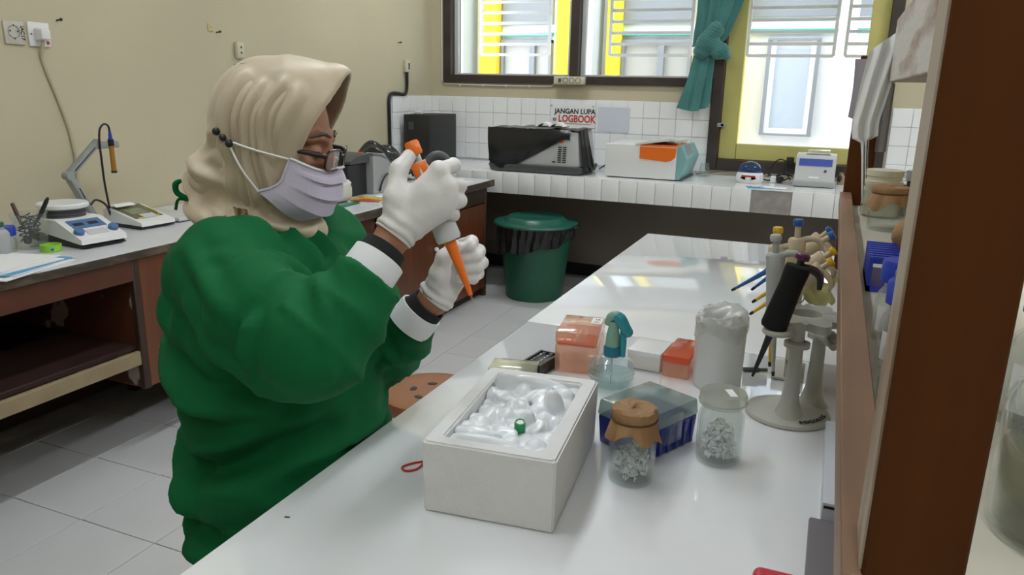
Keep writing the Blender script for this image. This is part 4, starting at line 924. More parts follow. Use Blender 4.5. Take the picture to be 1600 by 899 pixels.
def kraft_cover(r, ztop, drop, seed, t_, name='paper_cover'):
    def kp(u, v):
        a = 2*math.pi*u
        if v < .3: q = v/.3; return (r*.98*q*math.cos(a), r*.98*q*math.sin(a), ztop+.0012*math.sin(6*a+9*q)+.001*math.cos(3*a))
        if v < .5: q = (v-.3)/.2; rr_ = r*(1+.05*math.sin(math.pi*q))+.0007*math.sin(16*a); return (rr_*math.cos(a), rr_*math.sin(a), ztop-.016*q)
        q = (v-.5)/.5; rr_ = r*(.99+.26*q)+(.0030*math.sin(7*a+seed)+.0016*math.sin(13*a+2*seed))*q
        return (rr_*math.cos(a), rr_*math.sin(a), ztop-.016-drop*q*(1+.28*math.sin(2*a+seed)+.22*math.sin(5*a)))
    MB().grid(kp, 84, 26, True).obj(name, 'kraft', t_, solid=.0006)
    MB().tube([((r*1.03)*math.cos(a), (r*1.03)*math.sin(a), ztop-.0165) for a in np.linspace(0, 2*math.pi, 40)], .0012, 6, cap=False).obj('tie', mat('dark_thread', (.10, .05, .02), .8), t_)
kraft_cover(.0315, .1125, .026, 1.5, j1)
j2 = thing('lidded_jar', 'glass jar of white flakes with clear labelled lid beside the pipette stand', 'jar', (-.108, 1.105, TZ))
jar_glass(.0345, .098, j2); flakes(.030, .062, 420, j2, 2)
MB().lathe([(.0335, .092), (.035, .094), (.035, .108), (.033, .112), (0, .112)], 40).lathe([(.0352, .097), (.0362, .098), (.0352, .099)], 40).obj('lid', clear('milky_lid', (.85, .85, .80), .15, haze=.45, hazecol=(.6, .6, .54)), j2)
MB().box((-.005, -.016, 0), (.006, .012, .0006)).obj('sticker', 'paper', j2, (.010, -.002, .1124), (0, 0, R(25)))

# ------------------------------------------------------------------ pipettes
M['stand'] = mat('stand_grey_beige', (.42, .41, .36), .4); M['pipcream'] = mat('cream_pipette', (.60, .50, .34), .4); M['pipgrey'] = mat('grey_pipette', (.42, .43, .41), .4)
M['yellow'] = mat('yellow_plastic', (.72, .43, .02), .4); M['pipblue'] = mat('pipette_blue', (.02, .11, .38), .4); M['maroon'] = mat('maroon_plastic', (.09, .012, .045), .4)
def pipette(name, label, base, top, body, tipm, btn, group=None, length=None, wide=.0125, hookdir=(1, 0, 0), black=False):
    a = Vector(base); b = Vector(top); d = b-a; Lg = d.length; z = d.normalized(); x = Vector(hookdir); x = (x-z*x.dot(z)).normalized(); y = z.cross(x)
    mt = Matrix((x, y, z)).transposed().to_4x4(); mt.translation = a
    t = thing(name, label, 'pipette', (0, 0, 0), group=group); t.matrix_world = mt
    MB().lathe([(0, 0), (.0022, 0), (.003, .012), (.0055, Lg*.34), (.0085, Lg*.38), (.009, Lg*.42), (0, Lg*.42)], 20).obj('shaft', tipm, t)
    MB().lathe([(0, 0-.001), (.0026, -.001), (.0034, .008), (0, .008)], 12).obj('tip_end', 'black', t)
    w_ = wide
    MB().lathe([(0, Lg*.40), (w_*.86, Lg*.40), (w_*.95, Lg*.44), (w_, Lg*.6), (w_*1.05, Lg*.78), (w_*1.12, Lg*.86), (w_*.9, Lg*.875), (0, Lg*.88)], 24, axis=Matrix.Diagonal((1.1, .9, 1))).obj('body', body, t)
    MB().tube([(w_*.4, 0, Lg*.855), (w_*1.8, 0, Lg*.875), (w_*2.9, 0, Lg*.86), (w_*3.4, 0, Lg*.80)], [w_*.5, w_*.45, w_*.42, w_*.22], 12, smooth=4).obj('finger_hook', body, t)
    MB().lathe([(w_*.42, Lg*.86), (w_*.42, Lg*.96), (0, Lg*.96)], 16).obj('plunger', body if not black else 'black', t)
    MB().lathe([(w_*.62, Lg*.955), (w_*.72, Lg*.965), (w_*.72, Lg*.992), (w_*.6, Lg), (0, Lg)], 20).obj('button', btn, t)
    return t
sd = thing('pipette_stand', 'grey two-column pipette stand with round base near the wooden rack', 'stand', (-.02, 1.33, TZ))
MB().lathe([(0, 0), (.071, 0), (.072, .003), (.070, .007), (.045, .016), (.02, .021), (0, .022)], 56).obj('base', 'stand', sd)
for (ax_, ay, bx_, by_) in ((.003, -.030, -.002, -.025), (.038, .040, .034, .04)):
    MB().lathe([(.028, .010), (.020, .022), (.0145, .042), (.0122, .080), (.0112, .13), (.0110, .168), (0, .168)], 28, (ax_, ay, 0)).obj('column', 'stand', sd)
def plate(z0, z1, sc):
    b = MB(); pts = []
    for k in range(72):
        a = 2*math.pi*k/72; r_ = (.058+.010*math.cos(6*a))*sc; pts.append((r_*math.cos(a)+.012, r_*math.sin(a)*1.15+.015))
    inner = [(.026*sc*math.cos(2*math.pi*k/72)+.012, .026*sc*math.sin(2*math.pi*k/72)+.02) for k in range(72)]
    n = 72; V = [(p[0], p[1], z) for z in (z0, z1) for p in pts]+[(p[0], p[1], z) for z in (z0, z1) for p in inner]; F = []
    for k in range(n):
        j = (k+1) % n; F += [(k, j, n+j, n+k), (2*n+k, 3*n+k, 3*n+j, 2*n+j), (n+k, n+j, 3*n+j, 3*n+k), (k, 2*n+k, 2*n+j, j)]
    return b.add(V, F)
plate(.168, .182, 1.).obj('carousel', 'stand', sd)
for k in range(6):
    a = 2*math.pi*(k+.5)/6
    MB().lathe([(.0, 0), (1, 0)], 18, axis=Matrix.Diagonal((.017, .006, 1))).obj('slot', 'grey', sd, (.012+.047*math.cos(a), .015+.054*math.sin(a), .1824), (0, 0, a))
for (ax_, ay) in ((.003, -.030), (.038, .040)):
    MB().lathe([(.013, .134), (.021, .136), (.021, .144), (.013, .146)], 24, (ax_, ay, 0)).obj('ring', 'stand', sd)
for k in range(3): MB().tube([(.03, .03, .146), (.055, .035-.018*k, .146-.004*k), (.06, .02-.018*k, .146-.004*k)], .006, 10, smooth=4).obj('hook', 'stand', sd)
MB().tube([(-.002, -.02, .165), (-.012, -.055, .168), (-.03, -.06, .168)], .0085, 12, smooth=4).obj('holder_arm', 'stand', sd)
MB().tube([(-.029+.0195*math.cos(a), -.064+.0195*math.sin(a), .168) for a in np.linspace(0, 2*math.pi, 30)], .005, 10, cap=False).obj('holder_ring', 'stand', sd)
for k, ch in enumerate('SOCOREX'):
    a = R(-66+9.2*k); text(ch, .0118, 'ink', sd, (.060*math.cos(a), .060*math.sin(a), .0118), (0, R(20)*0, a+math.pi/2), bold=.0005)
bp_ = thing('black_pipette', 'black pipette with maroon button leaning in the stand', 'pipette', (-.080, 1.262, .836))
pa, pb_ = Vector((0, 0, 0)), Vector((.058, 0, .219)); zz = (pb_-pa).normalized(); xx = Vector((1, 0, 0)); xx = (xx-zz*xx.dot(zz)).normalized(); yy = zz.cross(xx)
mt = Matrix((xx, yy, zz)).transposed().to_4x4(); mt.translation = (-.080, 1.262, .836); bp_.matrix_world = mt
MB().lathe([(0, 0), (.0022, 0), (.0032, .014), (.0062, .085), (.0085, .098), (0, .098)], 20).obj('shaft', 'black', bp_)
MB().lathe([(0, .092), (.0195, .092), (.0212, .097), (.0200, .13), (.0185, .17), (.0200, .196), (.0190, .202), (0, .203)], 28, axis=Matrix.Diagonal((1.0, .85, 1))).obj('body', mat('matt_black_grip', (.008, .008, .009), .65, spec=.25), bp_)
MB().tube([(0, 0, .197), (.02, 0, .204), (.036, 0, .197), (.042, 0, .178)], [.010, .007, .006, .0035], 12, smooth=4).obj('finger_hook', 'black', bp_)
MB().tube([(.016, -.007, .209), (.034, -.0055, .204), (.043, -.003, .186)], .0012, 6, smooth=4).obj('hook_edge', 'maroon', bp_)
MB().lathe([(.0055, .20), (.0055, .214), (0, .214)], 16).obj('plunger', 'black', bp_); MB().lathe([(.007, .213), (.0115, .215), (.0115, .222), (.009, .225), (0, .225)], 24).obj('button', 'maroon', bp_)
grp = 'pipettes at the pipette stand'
pipette('grey_pipette', 'grey upright pipette behind the black pipette in the stand', (-.052, 1.375, .802), (-.073, 1.362, 1.062), 'pipgrey', 'pipgrey', 'pipgrey', grp, wide=.0135)
pipette('cream_pipette', 'cream upright pipette with tall blue button above the stand', (-.030, 1.425, .81), (-.041, 1.42, 1.083), 'pipcream', 'pipcream', 'pipblue', grp)
pipette('cream_pipette', 'cream upright pipette with yellow button behind the grey pipette', (-.062, 1.43, .80), (-.074, 1.425, 1.065), 'pipcream', 'yellow', 'yellow', grp)
for (a, b, tm, lb) in (((-.158, 1.575, .901), (.022, 1.57, 1.036), 'pipblue', 'uppermost of the tilted cream pipettes with blue shaft pointing left'), ((-.122, 1.61, .898), (.016, 1.605, 1.04), 'pipblue', 'second tilted cream pipette with shorter blue shaft'),
                       ((-.112, 1.53, .893), (.026, 1.52, 1.015), 'yellow', 'third tilted cream pipette with yellow shaft'), ((-.112, 1.50, .876), (.024, 1.49, 1.0), 'yellow', 'lowest tilted cream pipette with yellow shaft')):
    pipette('tilted_pipette', lb, a, b, 'pipcream', tm, 'yellow' if tm == 'yellow' else 'pipblue', grp, hookdir=(.3, -.3, -1))
ps = thing('pipette_rest', 'small grey rest carrying the tilted pipettes behind the stand', 'rest', (-.03, 1.545, TZ))
MB().box((-.03, -.05, 0), (.03, .06, .006), .002).obj('foot', 'stand', ps); MB().box((-.008, -.045, .005), (.008, .055, .176), .003).obj('upright', 'stand', ps)
# flat things against the rack
gx = thing('white_carton', 'white flat box pushed under the wooden rack', 'box', (.09, 1.12, TZ))
MB().box((-.048, -.14, 0), (.06, .14, .03), .002).obj('body', mat('pale_card', (.60, .62, .68), .5), gx); MB().box((-.046, -.1405, .022), (-.02, -.1395, .026)).obj('slot', 'black', gx)
tag(MB().box((-.055, -.12, 0), (.06, .11, .012), .003).obj('grey_folder', mat('purple_grey_card', (.17, .15, .17), .5), None, (.083, .86, TZ)), 'purple grey folder lying on the table under the rack rail', 'folder')
tag(MB().box((-.04, -.03, 0), (.045, .03, .022), .01, 4).obj('red_pouch', mat('red_pouch', (.55, .03, .06), .4), None, (.012, .79, TZ)), 'red rounded pouch at the bottom edge of the picture', 'pouch')
tag(MB().grid(lambda u, v: (.06*(u-.5)+.006*math.sin(9*v), .02*v, .012+.05*v+.008*math.sin(8*u)+.004*math.sin(17*u+4*v)), 24, 12).obj('rubber_glove', mat('pale_yellow_rubber', (.62, .58, .26), .5), None, (.005, 1.60, TZ+.12), solid=.0015), 'pale yellow rubber glove tucked beside the rack rail', 'glove')

# ------------------------------------------------------------------ on the wooden rack
SZ = .9605
M['kraftdark'] = M['kraft']; M['brownglass'] = mat('brown_glass', (.06, .025, .012), .12)
r1 = thing('paper_covered_jar', 'glass jar with brown paper cover standing on the rack shelf', 'jar', (.150, 2.16, SZ)); jar_glass(.047, .105, r1); kraft_cover(.043, .112, .032, .4, r1)
r2 = thing('cream_jar', 'tall jar with cream threaded neck at the far end of the rack shelf', 'jar', (.145, 2.40, SZ))
MB().lathe([(0, 0), (.05, 0), (.053, .006), (.053, .08), (.047, .088)], 32).obj('glass', 'jarglass', r2)
MB().lathe([(0, .006), (.047, .006), (.047, .086), (.050, .09), (.050, .102), (.046, .104), (.046, .114), (.049, .116), (.049, .132), (0, .134)], 32).obj('lining', mat('cream_jar_lining', (.62, .58, .44), .5), r2)
r3 = thing('brown_bottle', 'brown glass bottle with grey cap on the rack shelf', 'bottle', (.225, 2.46, SZ)); MB().lathe(bottle_prof(.034, .105, .017), 24).obj('glass', 'brownglass', r3); MB().lathe([(.02, .10), (.021, .128), (0, .129)], 20).obj('cap', 'grey', r3)
r4 = thing('yellow_cup', 'small yellowish cup on the rack shelf beside the near post', 'cup', (.285, 2.40, SZ)); MB().lathe([(0, 0), (.036, 0), (.04, .07), (.037, .07), (.033, .006), (0, .006)], 28).obj('cup', mat('yellowish_cup', (.45, .34, .12), .4), r4)
tag(MB().lathe([(0, 0), (.017, 0), (.018, .003), (.018, .018), (.015, .02), (0, .02)], 24).obj('bottle_cap', 'blue', None, (.225, 2.0, SZ)), 'loose blue screw cap lying on the rack shelf', 'cap')
tb_ = thing('comb_rack', 'blue toothed tube rack at the rack shelf edge', 'rack', (.105, 1.53, SZ))
MB().box((-.022, -.085, 0), (.03, .085, .01)).box((-.022, -.085, 0), (-.016, .085, .06)).box((.024, -.085, 0), (.03, .085, .06)).obj('frame', 'blue', tb_)
for k in range(8): MB().box((-.022, -.082+.022*k, .05), (.03, -.073+.022*k, .062), .001).obj('tooth', 'blue', tb_)
fk = thing('paper_covered_flask', 'flask under a brown paper hood behind the blue capped bottles', 'flask', (.158, 1.62, SZ)); MB().lathe([(0, 0), (.04, 0), (.042, .01), (.03, .05), (.018, .065), (.018, .07)], 28).obj('glass', 'jarglass', fk)
MB().ball((0, 0, .075), (.034, .034, .036), 14, 9).obj('paper_hood', 'kraft', fk)
tag(MB().box((-.03, -.05, 0), (.035, .05, .03), .002).obj('label_box', 'paper', None, (.150, 1.43, SZ)), 'white labelled box on the rack shelf behind the bottles', 'box')
for k, (x, y, lb) in enumerate(((.112, 1.170, 'farthest of the row'), (.124, 1.105, 'second farthest'), (.112, 1.04, 'middle one'), (.120, .970, 'second nearest'), (.108, .905, 'nearest of the row'))):
    reagent((x, y, SZ), lb+' of clear bottles with deep blue caps on the rack shelf',   .031, .092, 'blue', True, 'blue capped bottles on the rack', .68)
bg1 = thing('large_bottle', 'large clear glass bottle with blue label right of the near rack post', 'bottle', (.212, .665, SZ))
MB().lathe(bottle_prof(.062, .17, .026), 40).obj('glass', 'jarglass', bg1)
MB().lathe([(0, .010), (.057, .010), (.058, .07), (0, .07)], 40).obj('liquid', clear('faint_liquid', (.85, .84, .74), .02, haze=.35, hazecol=(.40, .37, .28)), bg1)
MB().lathe([(.029, .16), (.031, .165), (.030, .19), (0, .195)], 24).obj('foil_cap', 'foil', bg1)
MB().grid(lambda u, v: (.0628*math.cos(-2.3+1.3*u), .0628*math.sin(-2.3+1.3*u), .075+.024*v), 12, 2).obj('paper_label', 'bluelab', bg1)
reagent((.235, .91, SZ), 'medium clear bottle with blue cap behind the large bottle on the rack', .04, .13, 'blue', True)
# papers hanging at the far end of the rack
tag(MB().grid(lambda u, v: (.03+.05*u+.004*math.sin(3*v), 2.585-.004*v+.003*math.sin(5*u+4*v), 1.40-.17*v-.02*u*v), 8, 10).obj('hanging_sheet', mat('mauve_grey_sheet', (.33, .30, .33), .7), None, (0, 0, 0), solid=.0006), 'mauve grey sheet hanging on the far rack post', 'paper')
def strip(u, v):
    wv = .055*(1-v)**.6+.02; x = .115-.035*min(1, v*1.9)+.03*max(0, v-.55)*2.0
    if v > .62: wv = .012+.05*max(0, (.72-v))
    return (x+(u-.5)*wv*1.35, 2.545+.012*math.sin(15*u+2*v)*(1-.3*v)-.03*v, 1.50-.52*v-.08*(1-u)*(1-v)**2)
tag(MB().grid(strip, 26, 40).obj('hanging_paper', mat('white_crumpled_paper', (.72, .72, .70), .8), None, (0, 0, 0), solid=.0008), 'long crumpled white paper strip hanging from the upper rack panel', 'paper')
tag(MB().grid(lambda u, v: (.118+.03*u, 2.575+.006*math.sin(9*u), 1.33-.20*v), 8, 6).obj('hanging_sheet', mat('grey_sheet', (.36, .35, .37), .7), None, (0, 0, 0), solid=.0006), 'grey sheet hanging behind the crumpled white strip', 'paper')
# ------------------------------------------------------------------ the person at the table
M['skin'] = mat('skin', (.34, .155, .085), .5, sss=.08, var=.06, vscale=20)
M['gown'] = mat('green_gown_cloth', (.002, .105, .030), .8, var=.06, vscale=5, bump=.12, bscale=500, spec=.2)
M['hijab'] = mat('beige_satin_scarf', (.52, .43, .30), .42, var=.05, vscale=6, sheen=.3, bump=.03, bscale=400)
M['glove'] = mat('white_latex_glove', (.66, .64, .61), .45, bump=.10, bscale=120)
M['maskc'] = mat('lavender_mask_cloth', (.56, .51, .63), .8, bump=.12, bscale=300)
M['knit_black'] = mat('black_knit', (.008, .008, .009), .9); M['cuffw'] = mat('white_cuff_cloth', (.72, .73, .74), .8)
M['trouser'] = mat('black_trousers', (.01, .01, .012), .8)
pr = thing('person', 'person in green gown, beige headscarf and mask pipetting at the table', 'person', (-.86, .93, 0))
PO = (-.86, .93, 0)
Hc = np.array((-.836, .996, 1.205)); Fd = np.array((.915, .345, -.21)); Fd /= np.linalg.norm(Fd)
Lf = np.cross((0, 0, 1), Fd); Lf /= np.linalg.norm(Lf); Up = np.cross(Fd, Lf)
HM = np.stack([Fd, Lf, Up], 1)                      # head axes: forward, left, up
def h2w(p): return Hc+HM @ np.array(p)
def loc(P): return ((P-A3(Hc)) @ HM.astype(F4)).astype(F4)
# joints
Sr, Er, Wr0 = (-.800, .835, 1.025), (-.590, .755, .972), (-.546, .880, 1.090)
Sl, El, Wl0 = (-.825, 1.095, 1.015), (-.700, 1.085, .850), (-.556, 1.019, .968)
def hand_r(P, g=0.):
    W = (-.541, .889, 1.104)
    m1 = [(-.490, .916, 1.187), (-.478, .917, 1.167), (-.475, .916, 1.150), (-.482, .913, 1.134)]
    f2 = [(-.488, .956, 1.191), (-.479, .956, 1.163), (-.477, .954, 1.142), (-.483, .945, 1.123)]
    f3 = [(-.512, .971, 1.185), (-.503, .970, 1.156), (-.499, .967, 1.136), (-.502, .957, 1.118)]
    f4 = [(-.529, .962, 1.183), (-.521, .961, 1.158), (-.517, .958, 1.136), (-.516, .951, 1.117)]
    d = cone(P, (-.547, .880, 1.093), W, .0235+g, .024+g)
    for k in range(4): d = smin(d, cone(P, W, m1[k], .021+g, .0135+g), .014)
    d = smin(d, cone(P, (-.530, .900, 1.14), (-.505, .908, 1.155), .020+g, .018+g), .015)
    for k in range(4):
        r_ = (.0098, .0102, .0097, .0085)[k]+g
        d = smin(d, chain(P, [m1[k], f2[k], f3[k], f4[k]], [r_*1.18, r_*1.05, r_*.98, r_*.85], .004), .005)
    d = smin(d, chain(P, [(-.536, .884, 1.118), (-.541, .886, 1.150), (-.546, .905, 1.186), (-.541, .926, 1.2035)], [.020+g, .0150+g, .0118+g, .0098+g], .008), .012)
    return d
def hand_l(P, g=0.):
    W = (-.551, 1.022, .977)
    m1 = [(-.546, 1.066, 1.046), (-.538, 1.074, 1.034), (-.533, 1.078, 1.017), (-.532, 1.074, 1.001)]
    f2 = [(-.507, 1.056, 1.062), (-.499, 1.066, 1.046), (-.495, 1.068, 1.027), (-.499, 1.066, 1.009)]
    f3 = [(-.500, 1.034, 1.060), (-.493, 1.040, 1.043), (-.491, 1.040, 1.025), (-.495, 1.039, 1.008)]
    f4 = [(-.516, 1.024, 1.054), (-.510, 1.026, 1.039), (-.508, 1.025, 1.023), (-.511, 1.026, 1.008)]
    d = cone(P, (-.560, 1.016, .964), W, .0235+g, .024+g)
    for k in range(4): d = smin(d, cone(P, W, m1[k], .022+g, .0125+g), .014)
    for k in range(4):
        r_ = (.0097, .0100, .0096, .0085)[k]+g
        d = smin(d, chain(P, [m1[k], f2[k], f3[k], f4[k]], [r_*1.15, r_*1.05, r_*1.0, r_*.88], .004), .0045)
    d = smin(d, chain(P, [(-.546, 1.010, .990), (-.533, .999, 1.020), (-.526, .999, 1.045), (-.513, 1.010, 1.062)], [.020+g, .0155+g, .0118+g, .0100+g], .008), .012)
    return d
def head_f(P):
    q = loc(P)
    d = ell(q, (-.003, 0, .028), (.087, .073, .096))
    d = smin(d, ell(q, (.030, 0, -.030), (.060, .058, .088)), .03)
    d = smin(d, ell(q, (.060, 0, -.098), (.030, .030, .024)), .03)                      # chin
    d = smin(d, chain(q, [(.088, 0, .012), (.104, 0, -.022), (.106, 0, -.030)], [.008, .0105, .0125], .006), .012)   # nose
    for s_ in (-1, 1):
        d = smin(d, ell(q, (.094, s_*.011, -.033), (.010, .009, .007)), .006)            # nostril
        d = smin(d, chain(q, [(.088, s_*.014, .026), (.083, s_*.034, .030), (.070, s_*.054, .024)], [.007, .007, .005], .004), .010)  # brow
        d = smin(d, ell(q, (.062, s_*.045, -.020), (.024, .020, .020)), .015)            # cheek
        e = np.sqrt(((q-A3((.094, s_*.033, .006)))**2).sum(1))-.013; d = -smin(-d, e, .008)     # eye hollow
        d = smin(d, ell(q, (.077, s_*.033, .006), (.0125, .0155, .0115)), .003)          # lid
        d = smin(d, ell(q, (.002, s_*.074, -.004), (.018, .007, .030)), .006)            # ear
    d = smin(d, ell(q, (.092, 0, -.062), (.009, .022, .006)), .006); d = smin(d, ell(q, (.089, 0, -.072), (.009, .019, .006)), .006)  # lips
    return d
def body_f(P):
    d = head_f(P)
    nk = h2w((-.02, 0, -.07)); d = smin(d, cone(P, nk, (-.862, .965, 1.04), .050, .052), .02)
    d = smin(d, chain(P, [(-.855, .96, 1.03), (-.84, .95, .86), (-.845, .935, .62)], [.085, .10, .11], .03), .04)
    d = smin(d, chain(P, [(-.855, .95, 1.035), Sr, Er, Wr0], [.05, .045, .036, .022], .01), .02)
    d = smin(d, chain(P, [(-.855, .97, 1.035), Sl, El, Wl0], [.05, .045, .036, .022], .01), .02)
    d = smin(d, hand_r(P, -.0025), .008); d = smin(d, hand_l(P, -.0025), .008)
    for y, kx, ky, fy in ((.865, -.48, .84, .85), (1.005, -.47, 1.03, 1.02)):
        d = smin(d, chain(P, [(-.79, y, .545), (kx, ky, .545), (kx+.01, fy, .09), (kx+.12, fy, .045)], [.065, .048, .034, .030], .01), .03)
    return d
V, Fc = surface(body_f, (-1.06, .65, -.0), (-.28, 1.22, 1.36), .0075, 2)
bod = mesh_np('body', V, Fc, 'skin', pr, PO)
Vh, Fh = surface(head_f, tuple(Hc-.17), tuple(Hc+.17), .0035, 2)   # finer head merged into the one body mesh
b_ = bpy.data.meshes.new('tmp')
keep = (loc(V)[:, 2] < -.115) | (((V-A3(Hc))**2).sum(1) > .21**2)
fk_ = keep[Fc].all(1)
used = np.unique(Fc[fk_]); rm_ = -np.ones(len(V), int); rm_[used] = np.arange(len(used))
kh = (loc(Vh)[:, 2] > -.122); fh_ = kh[Fh].all(1); uh = np.unique(Fh[fh_]); rh = -np.ones(len(Vh), int); rh[uh] = np.arange(len(uh))+len(used)
bpy.data.objects.remove(bod); bpy.data.meshes.remove(b_)
bod = mesh_np('body', np.concatenate([V[used], Vh[uh]]), np.concatenate([rm_[Fc[fk_]], rh[Fh[fh_]]]), 'skin', pr, PO)

# trousers and shoes (hidden under gown and table)
def leg_f(P):
    d = ell(P, (-.785, .93, .555), (.105, .145, .085))
    for y, kx, ky, fy in ((.865, -.48, .84, .85), (1.005, -.47, 1.03, 1.02)):
        d = smin(d, chain(P, [(-.79, y, .535), (kx, ky, .535), (kx+.01, fy, .10)], [.070, .060, .050], .01), .03)
    return d
V, Fc = surface(leg_f, (-1.0, .72, .04), (-.38, 1.12, .68), .014); mesh_np('trousers', V, Fc, 'trouser', pr, PO)
for kx, fy in ((-.47, .85), (-.46, 1.02)):
    V, Fc = surface(lambda P: np.maximum(smin(ell(P, (kx, fy, .045), (.055, .042, .05)), ell(P, (kx+.10, fy, .03), (.09, .042, .036)), .03), .002-P[:, 2]), (kx-.08, fy-.06, -.005), (kx+.22, fy+.06, .12), .008); mesh_np('shoe', V, Fc, 'black', pr, PO)

# gown
def cutp(d, P, c, dr):
    dr = np.array(dr); dr = dr/np.linalg.norm(dr); return np.maximum(d, (P-A3(c)) @ A3(dr))
def gown_f(P):
    d = ell(P, (-.825, .955, .955), (.142, .175, .125))
    d = smin(d, ell(P, (-.785, .945, .845), (.155, .172, .165)), .06)
    d = smin(d, ell(P, (-.780, .938, .690), (.158, .178, .14)), .06)
    d = smin(d, ell(P, (-.765, .930, .585), (.165, .185, .10)), .05)
    d = smin(d, ell(P, (-.755, .930, .515), (.150, .175, .09)), .05)
    for y, kx, ky in ((.865, -.52, .84), (1.015, -.51, 1.03)): d = smin(d, cone(P, (-.74, y, .55), (kx, ky, .53), .080, .068), .05)
    d = smin(d, cone(P, (-.845, .970, 1.00), (-.840, .970, 1.035), .078, .056), .04)
    ar = chain(P, [(-.835, .905, 1.01), Sr, (-.700, .790, .990), (-.600, .758, .968)], [.072, .078, .077, .070], .03)
    ar = smin(ar, ell(P, (-.605, .762, .950), (.070, .060, .050)), .03)
    ar = smin(ar, chain(P, [(-.590, .765, .972), (-.573, .808, 1.010), (-.556, .852, 1.058)], [.066, .056, .040], .02), .03)
    ar = cutp(ar, P, (-.561, .842, 1.047), (.40, .62, .68))
    al = chain(P, [(-.835, 1.0, 1.01), Sl, (-.77, 1.10, .925), (-.700, 1.085, .862)], [.072, .076, .076, .070], .03)
    al = smin(al, chain(P, [(-.69, 1.08, .862), (-.640, 1.045, .892), (-.590, 1.015, .932)], [.070, .056, .040], .02), .03)
    al = cutp(al, P, (-.592, 1.012, .930), (.58, .0, .78))
    d = smin(d, ar, .016); d = smin(d, al, .016)
    return np.maximum(d, -np.maximum(-.643-P[:, 0], np.abs(P[:, 2]-.682)-.073))
V, Fc = surface(gown_f, (-1.07, .62, .41), (-.40, 1.24, 1.17), .0068, 2)
N, _ = grad(gown_f, V)
V = V+N*(.0065*wob(V*A3((1, 1, .6)), 22, 1)+.0035*wob(V, 45, 2))[:, None]
# drape of the torso: drooping horizontal folds below the arm, stronger low down
low = np.clip((.90-V[:, 2])/.12, 0, 1)*np.clip((V[:, 2]-.44)/.06, 0, 1)
ph_ = (V[:, 2]+.25*V[:, 0]-.12*V[:, 1])*44+2.2*wob(V, 9, 4)+1.4*wob(V, 20, 5)
V = V+N*(low*.006*(1-np.abs(np.sin(ph_))**.7)*(1+.6*wob(V, 14, 6)))[:, None]
for arm, lo_t, amp in (([Sr, (-.700, .790, .990), (-.600, .758, .968), (-.573, .808, 1.010), (-.556, .852, 1.058)], .12, .0075), ([Sl, (-.77, 1.10, .925), (-.700, 1.085, .862), (-.640, 1.045, .892), (-.590, 1.015, .932)], .10, .0075)):
    bd = np.full(len(V), 9., F4); sv = np.zeros(len(V), F4); s0 = 0.
    for a_, b2 in zip(arm[:-1], arm[1:]):
        a_ = A3(a_); ab = A3(b2)-a_; L_ = float(np.sqrt(ab @ ab)); t = np.clip(((V-a_) @ ab)/L_**2, 0, 1); e = V-a_-t[:, None]*ab; e = np.sqrt((e*e).sum(1)); m_ = e < bd; bd[m_] = e[m_]; sv[m_] = (s0+t*L_)[m_]; s0 += L_
    msk = np.clip((.115-bd)/.03, 0, 1)*np.clip((sv-.02)/.05, 0, 1)*(.45+.55*np.clip((sv-lo_t)/.08, 0, 1))*np.clip((s0-sv)/.02, 0, 1)
    q_ = sv*95+(V @ A3((9, 14, 22)))+2.6*wob(V, 13, 21)+1.2*wob(V, 30, 22)
    V = V+N*(msk*amp*((1-np.abs(np.sin(q_*.5))**.55)-.35)*(1+.7*wob(V, 17, 23)))[:, None]
FL = [
 ([(-.76, .80, 1.03), (-.70, .80, .99), (-.66, .80, .96)], .012, .010), ([(-.80, .79, 1.06), (-.74, .76, 1.03), (-.68, .745, 1.0)], .014, .008),
 ([(-.70, .83, 1.06), (-.675, .83, 1.01), (-.655, .80, .985)], .011, .012), ([(-.64, .82, 1.03), (-.60, .82, 1.02), (-.575, .81, 1.0)], .009, .010),
 ([(-.66, .79, 1.00), (-.645, .75, .985), (-.64, .72, .95)], .010, .010), ([(-.60, .80, 1.04), (-.585, .78, 1.0), (-.57, .74, .96)], .010, .008),
 ([(-.87, .78, 1.06), (-.88, .75, 1.0), (-.87, .74, .93)], .016, .007), ([(-.90, .80, 1.05), (-.92, .77, .98), (-.90, .76, .90)], .018, .008),
 ([(-.78, .74, 1.0), (-.76, .72, .95), (-.72, .71, .90)], .014, .007), ([(-.74, .73, .96), (-.69, .70, .92), (-.62, .69, .89)], .016, .009),
 ([(-.82, .90, 1.13), (-.75, .87, 1.09), (-.71, .86, 1.02)], .014, .009), ([(-.77, .95, 1.12), (-.72, .94, 1.06), (-.69, .92, 1.0)], .013, .009), ([(-.76, 1.01, 1.12), (-.715, 1.0, 1.07), (-.68, .99, .98)], .014, .009),
 ([(-.68, .90, 1.0), (-.66, .90, .95), (-.64, .92, .88)], .014, .010),
 ([(-.97, .82, .90), (-.90, .76, .86), (-.80, .75, .84), (-.70, .78, .85)], .018, .024), ([(-.99, .85, .80), (-.92, .76, .765), (-.82, .73, .75), (-.70, .76, .78), (-.64, .85, .80)], .020, -.026),
 ([(-.98, .84, .74), (-.90, .75, .70), (-.80, .72, .68), (-.68, .76, .72)], .022, .013), ([(-.95, .80, .68), (-.88, .74, .62), (-.78, .72, .60)], .022, .010), ([(-.90, .77, .76), (-.86, .74, .66), (-.84, .73, .56)], .016, .010),
 ([(-.66, 1.0, .90), (-.63, .98, .88), (-.60, .97, .87)], .012, .008), ([(-.64, 1.0, .86), (-.61, .98, .85), (-.60, 1.0, .83)], .012, .009),
]
V = folds(V, N, FL)
gw = mesh_np('gown', V, Fc, 'gown', pr, PO)
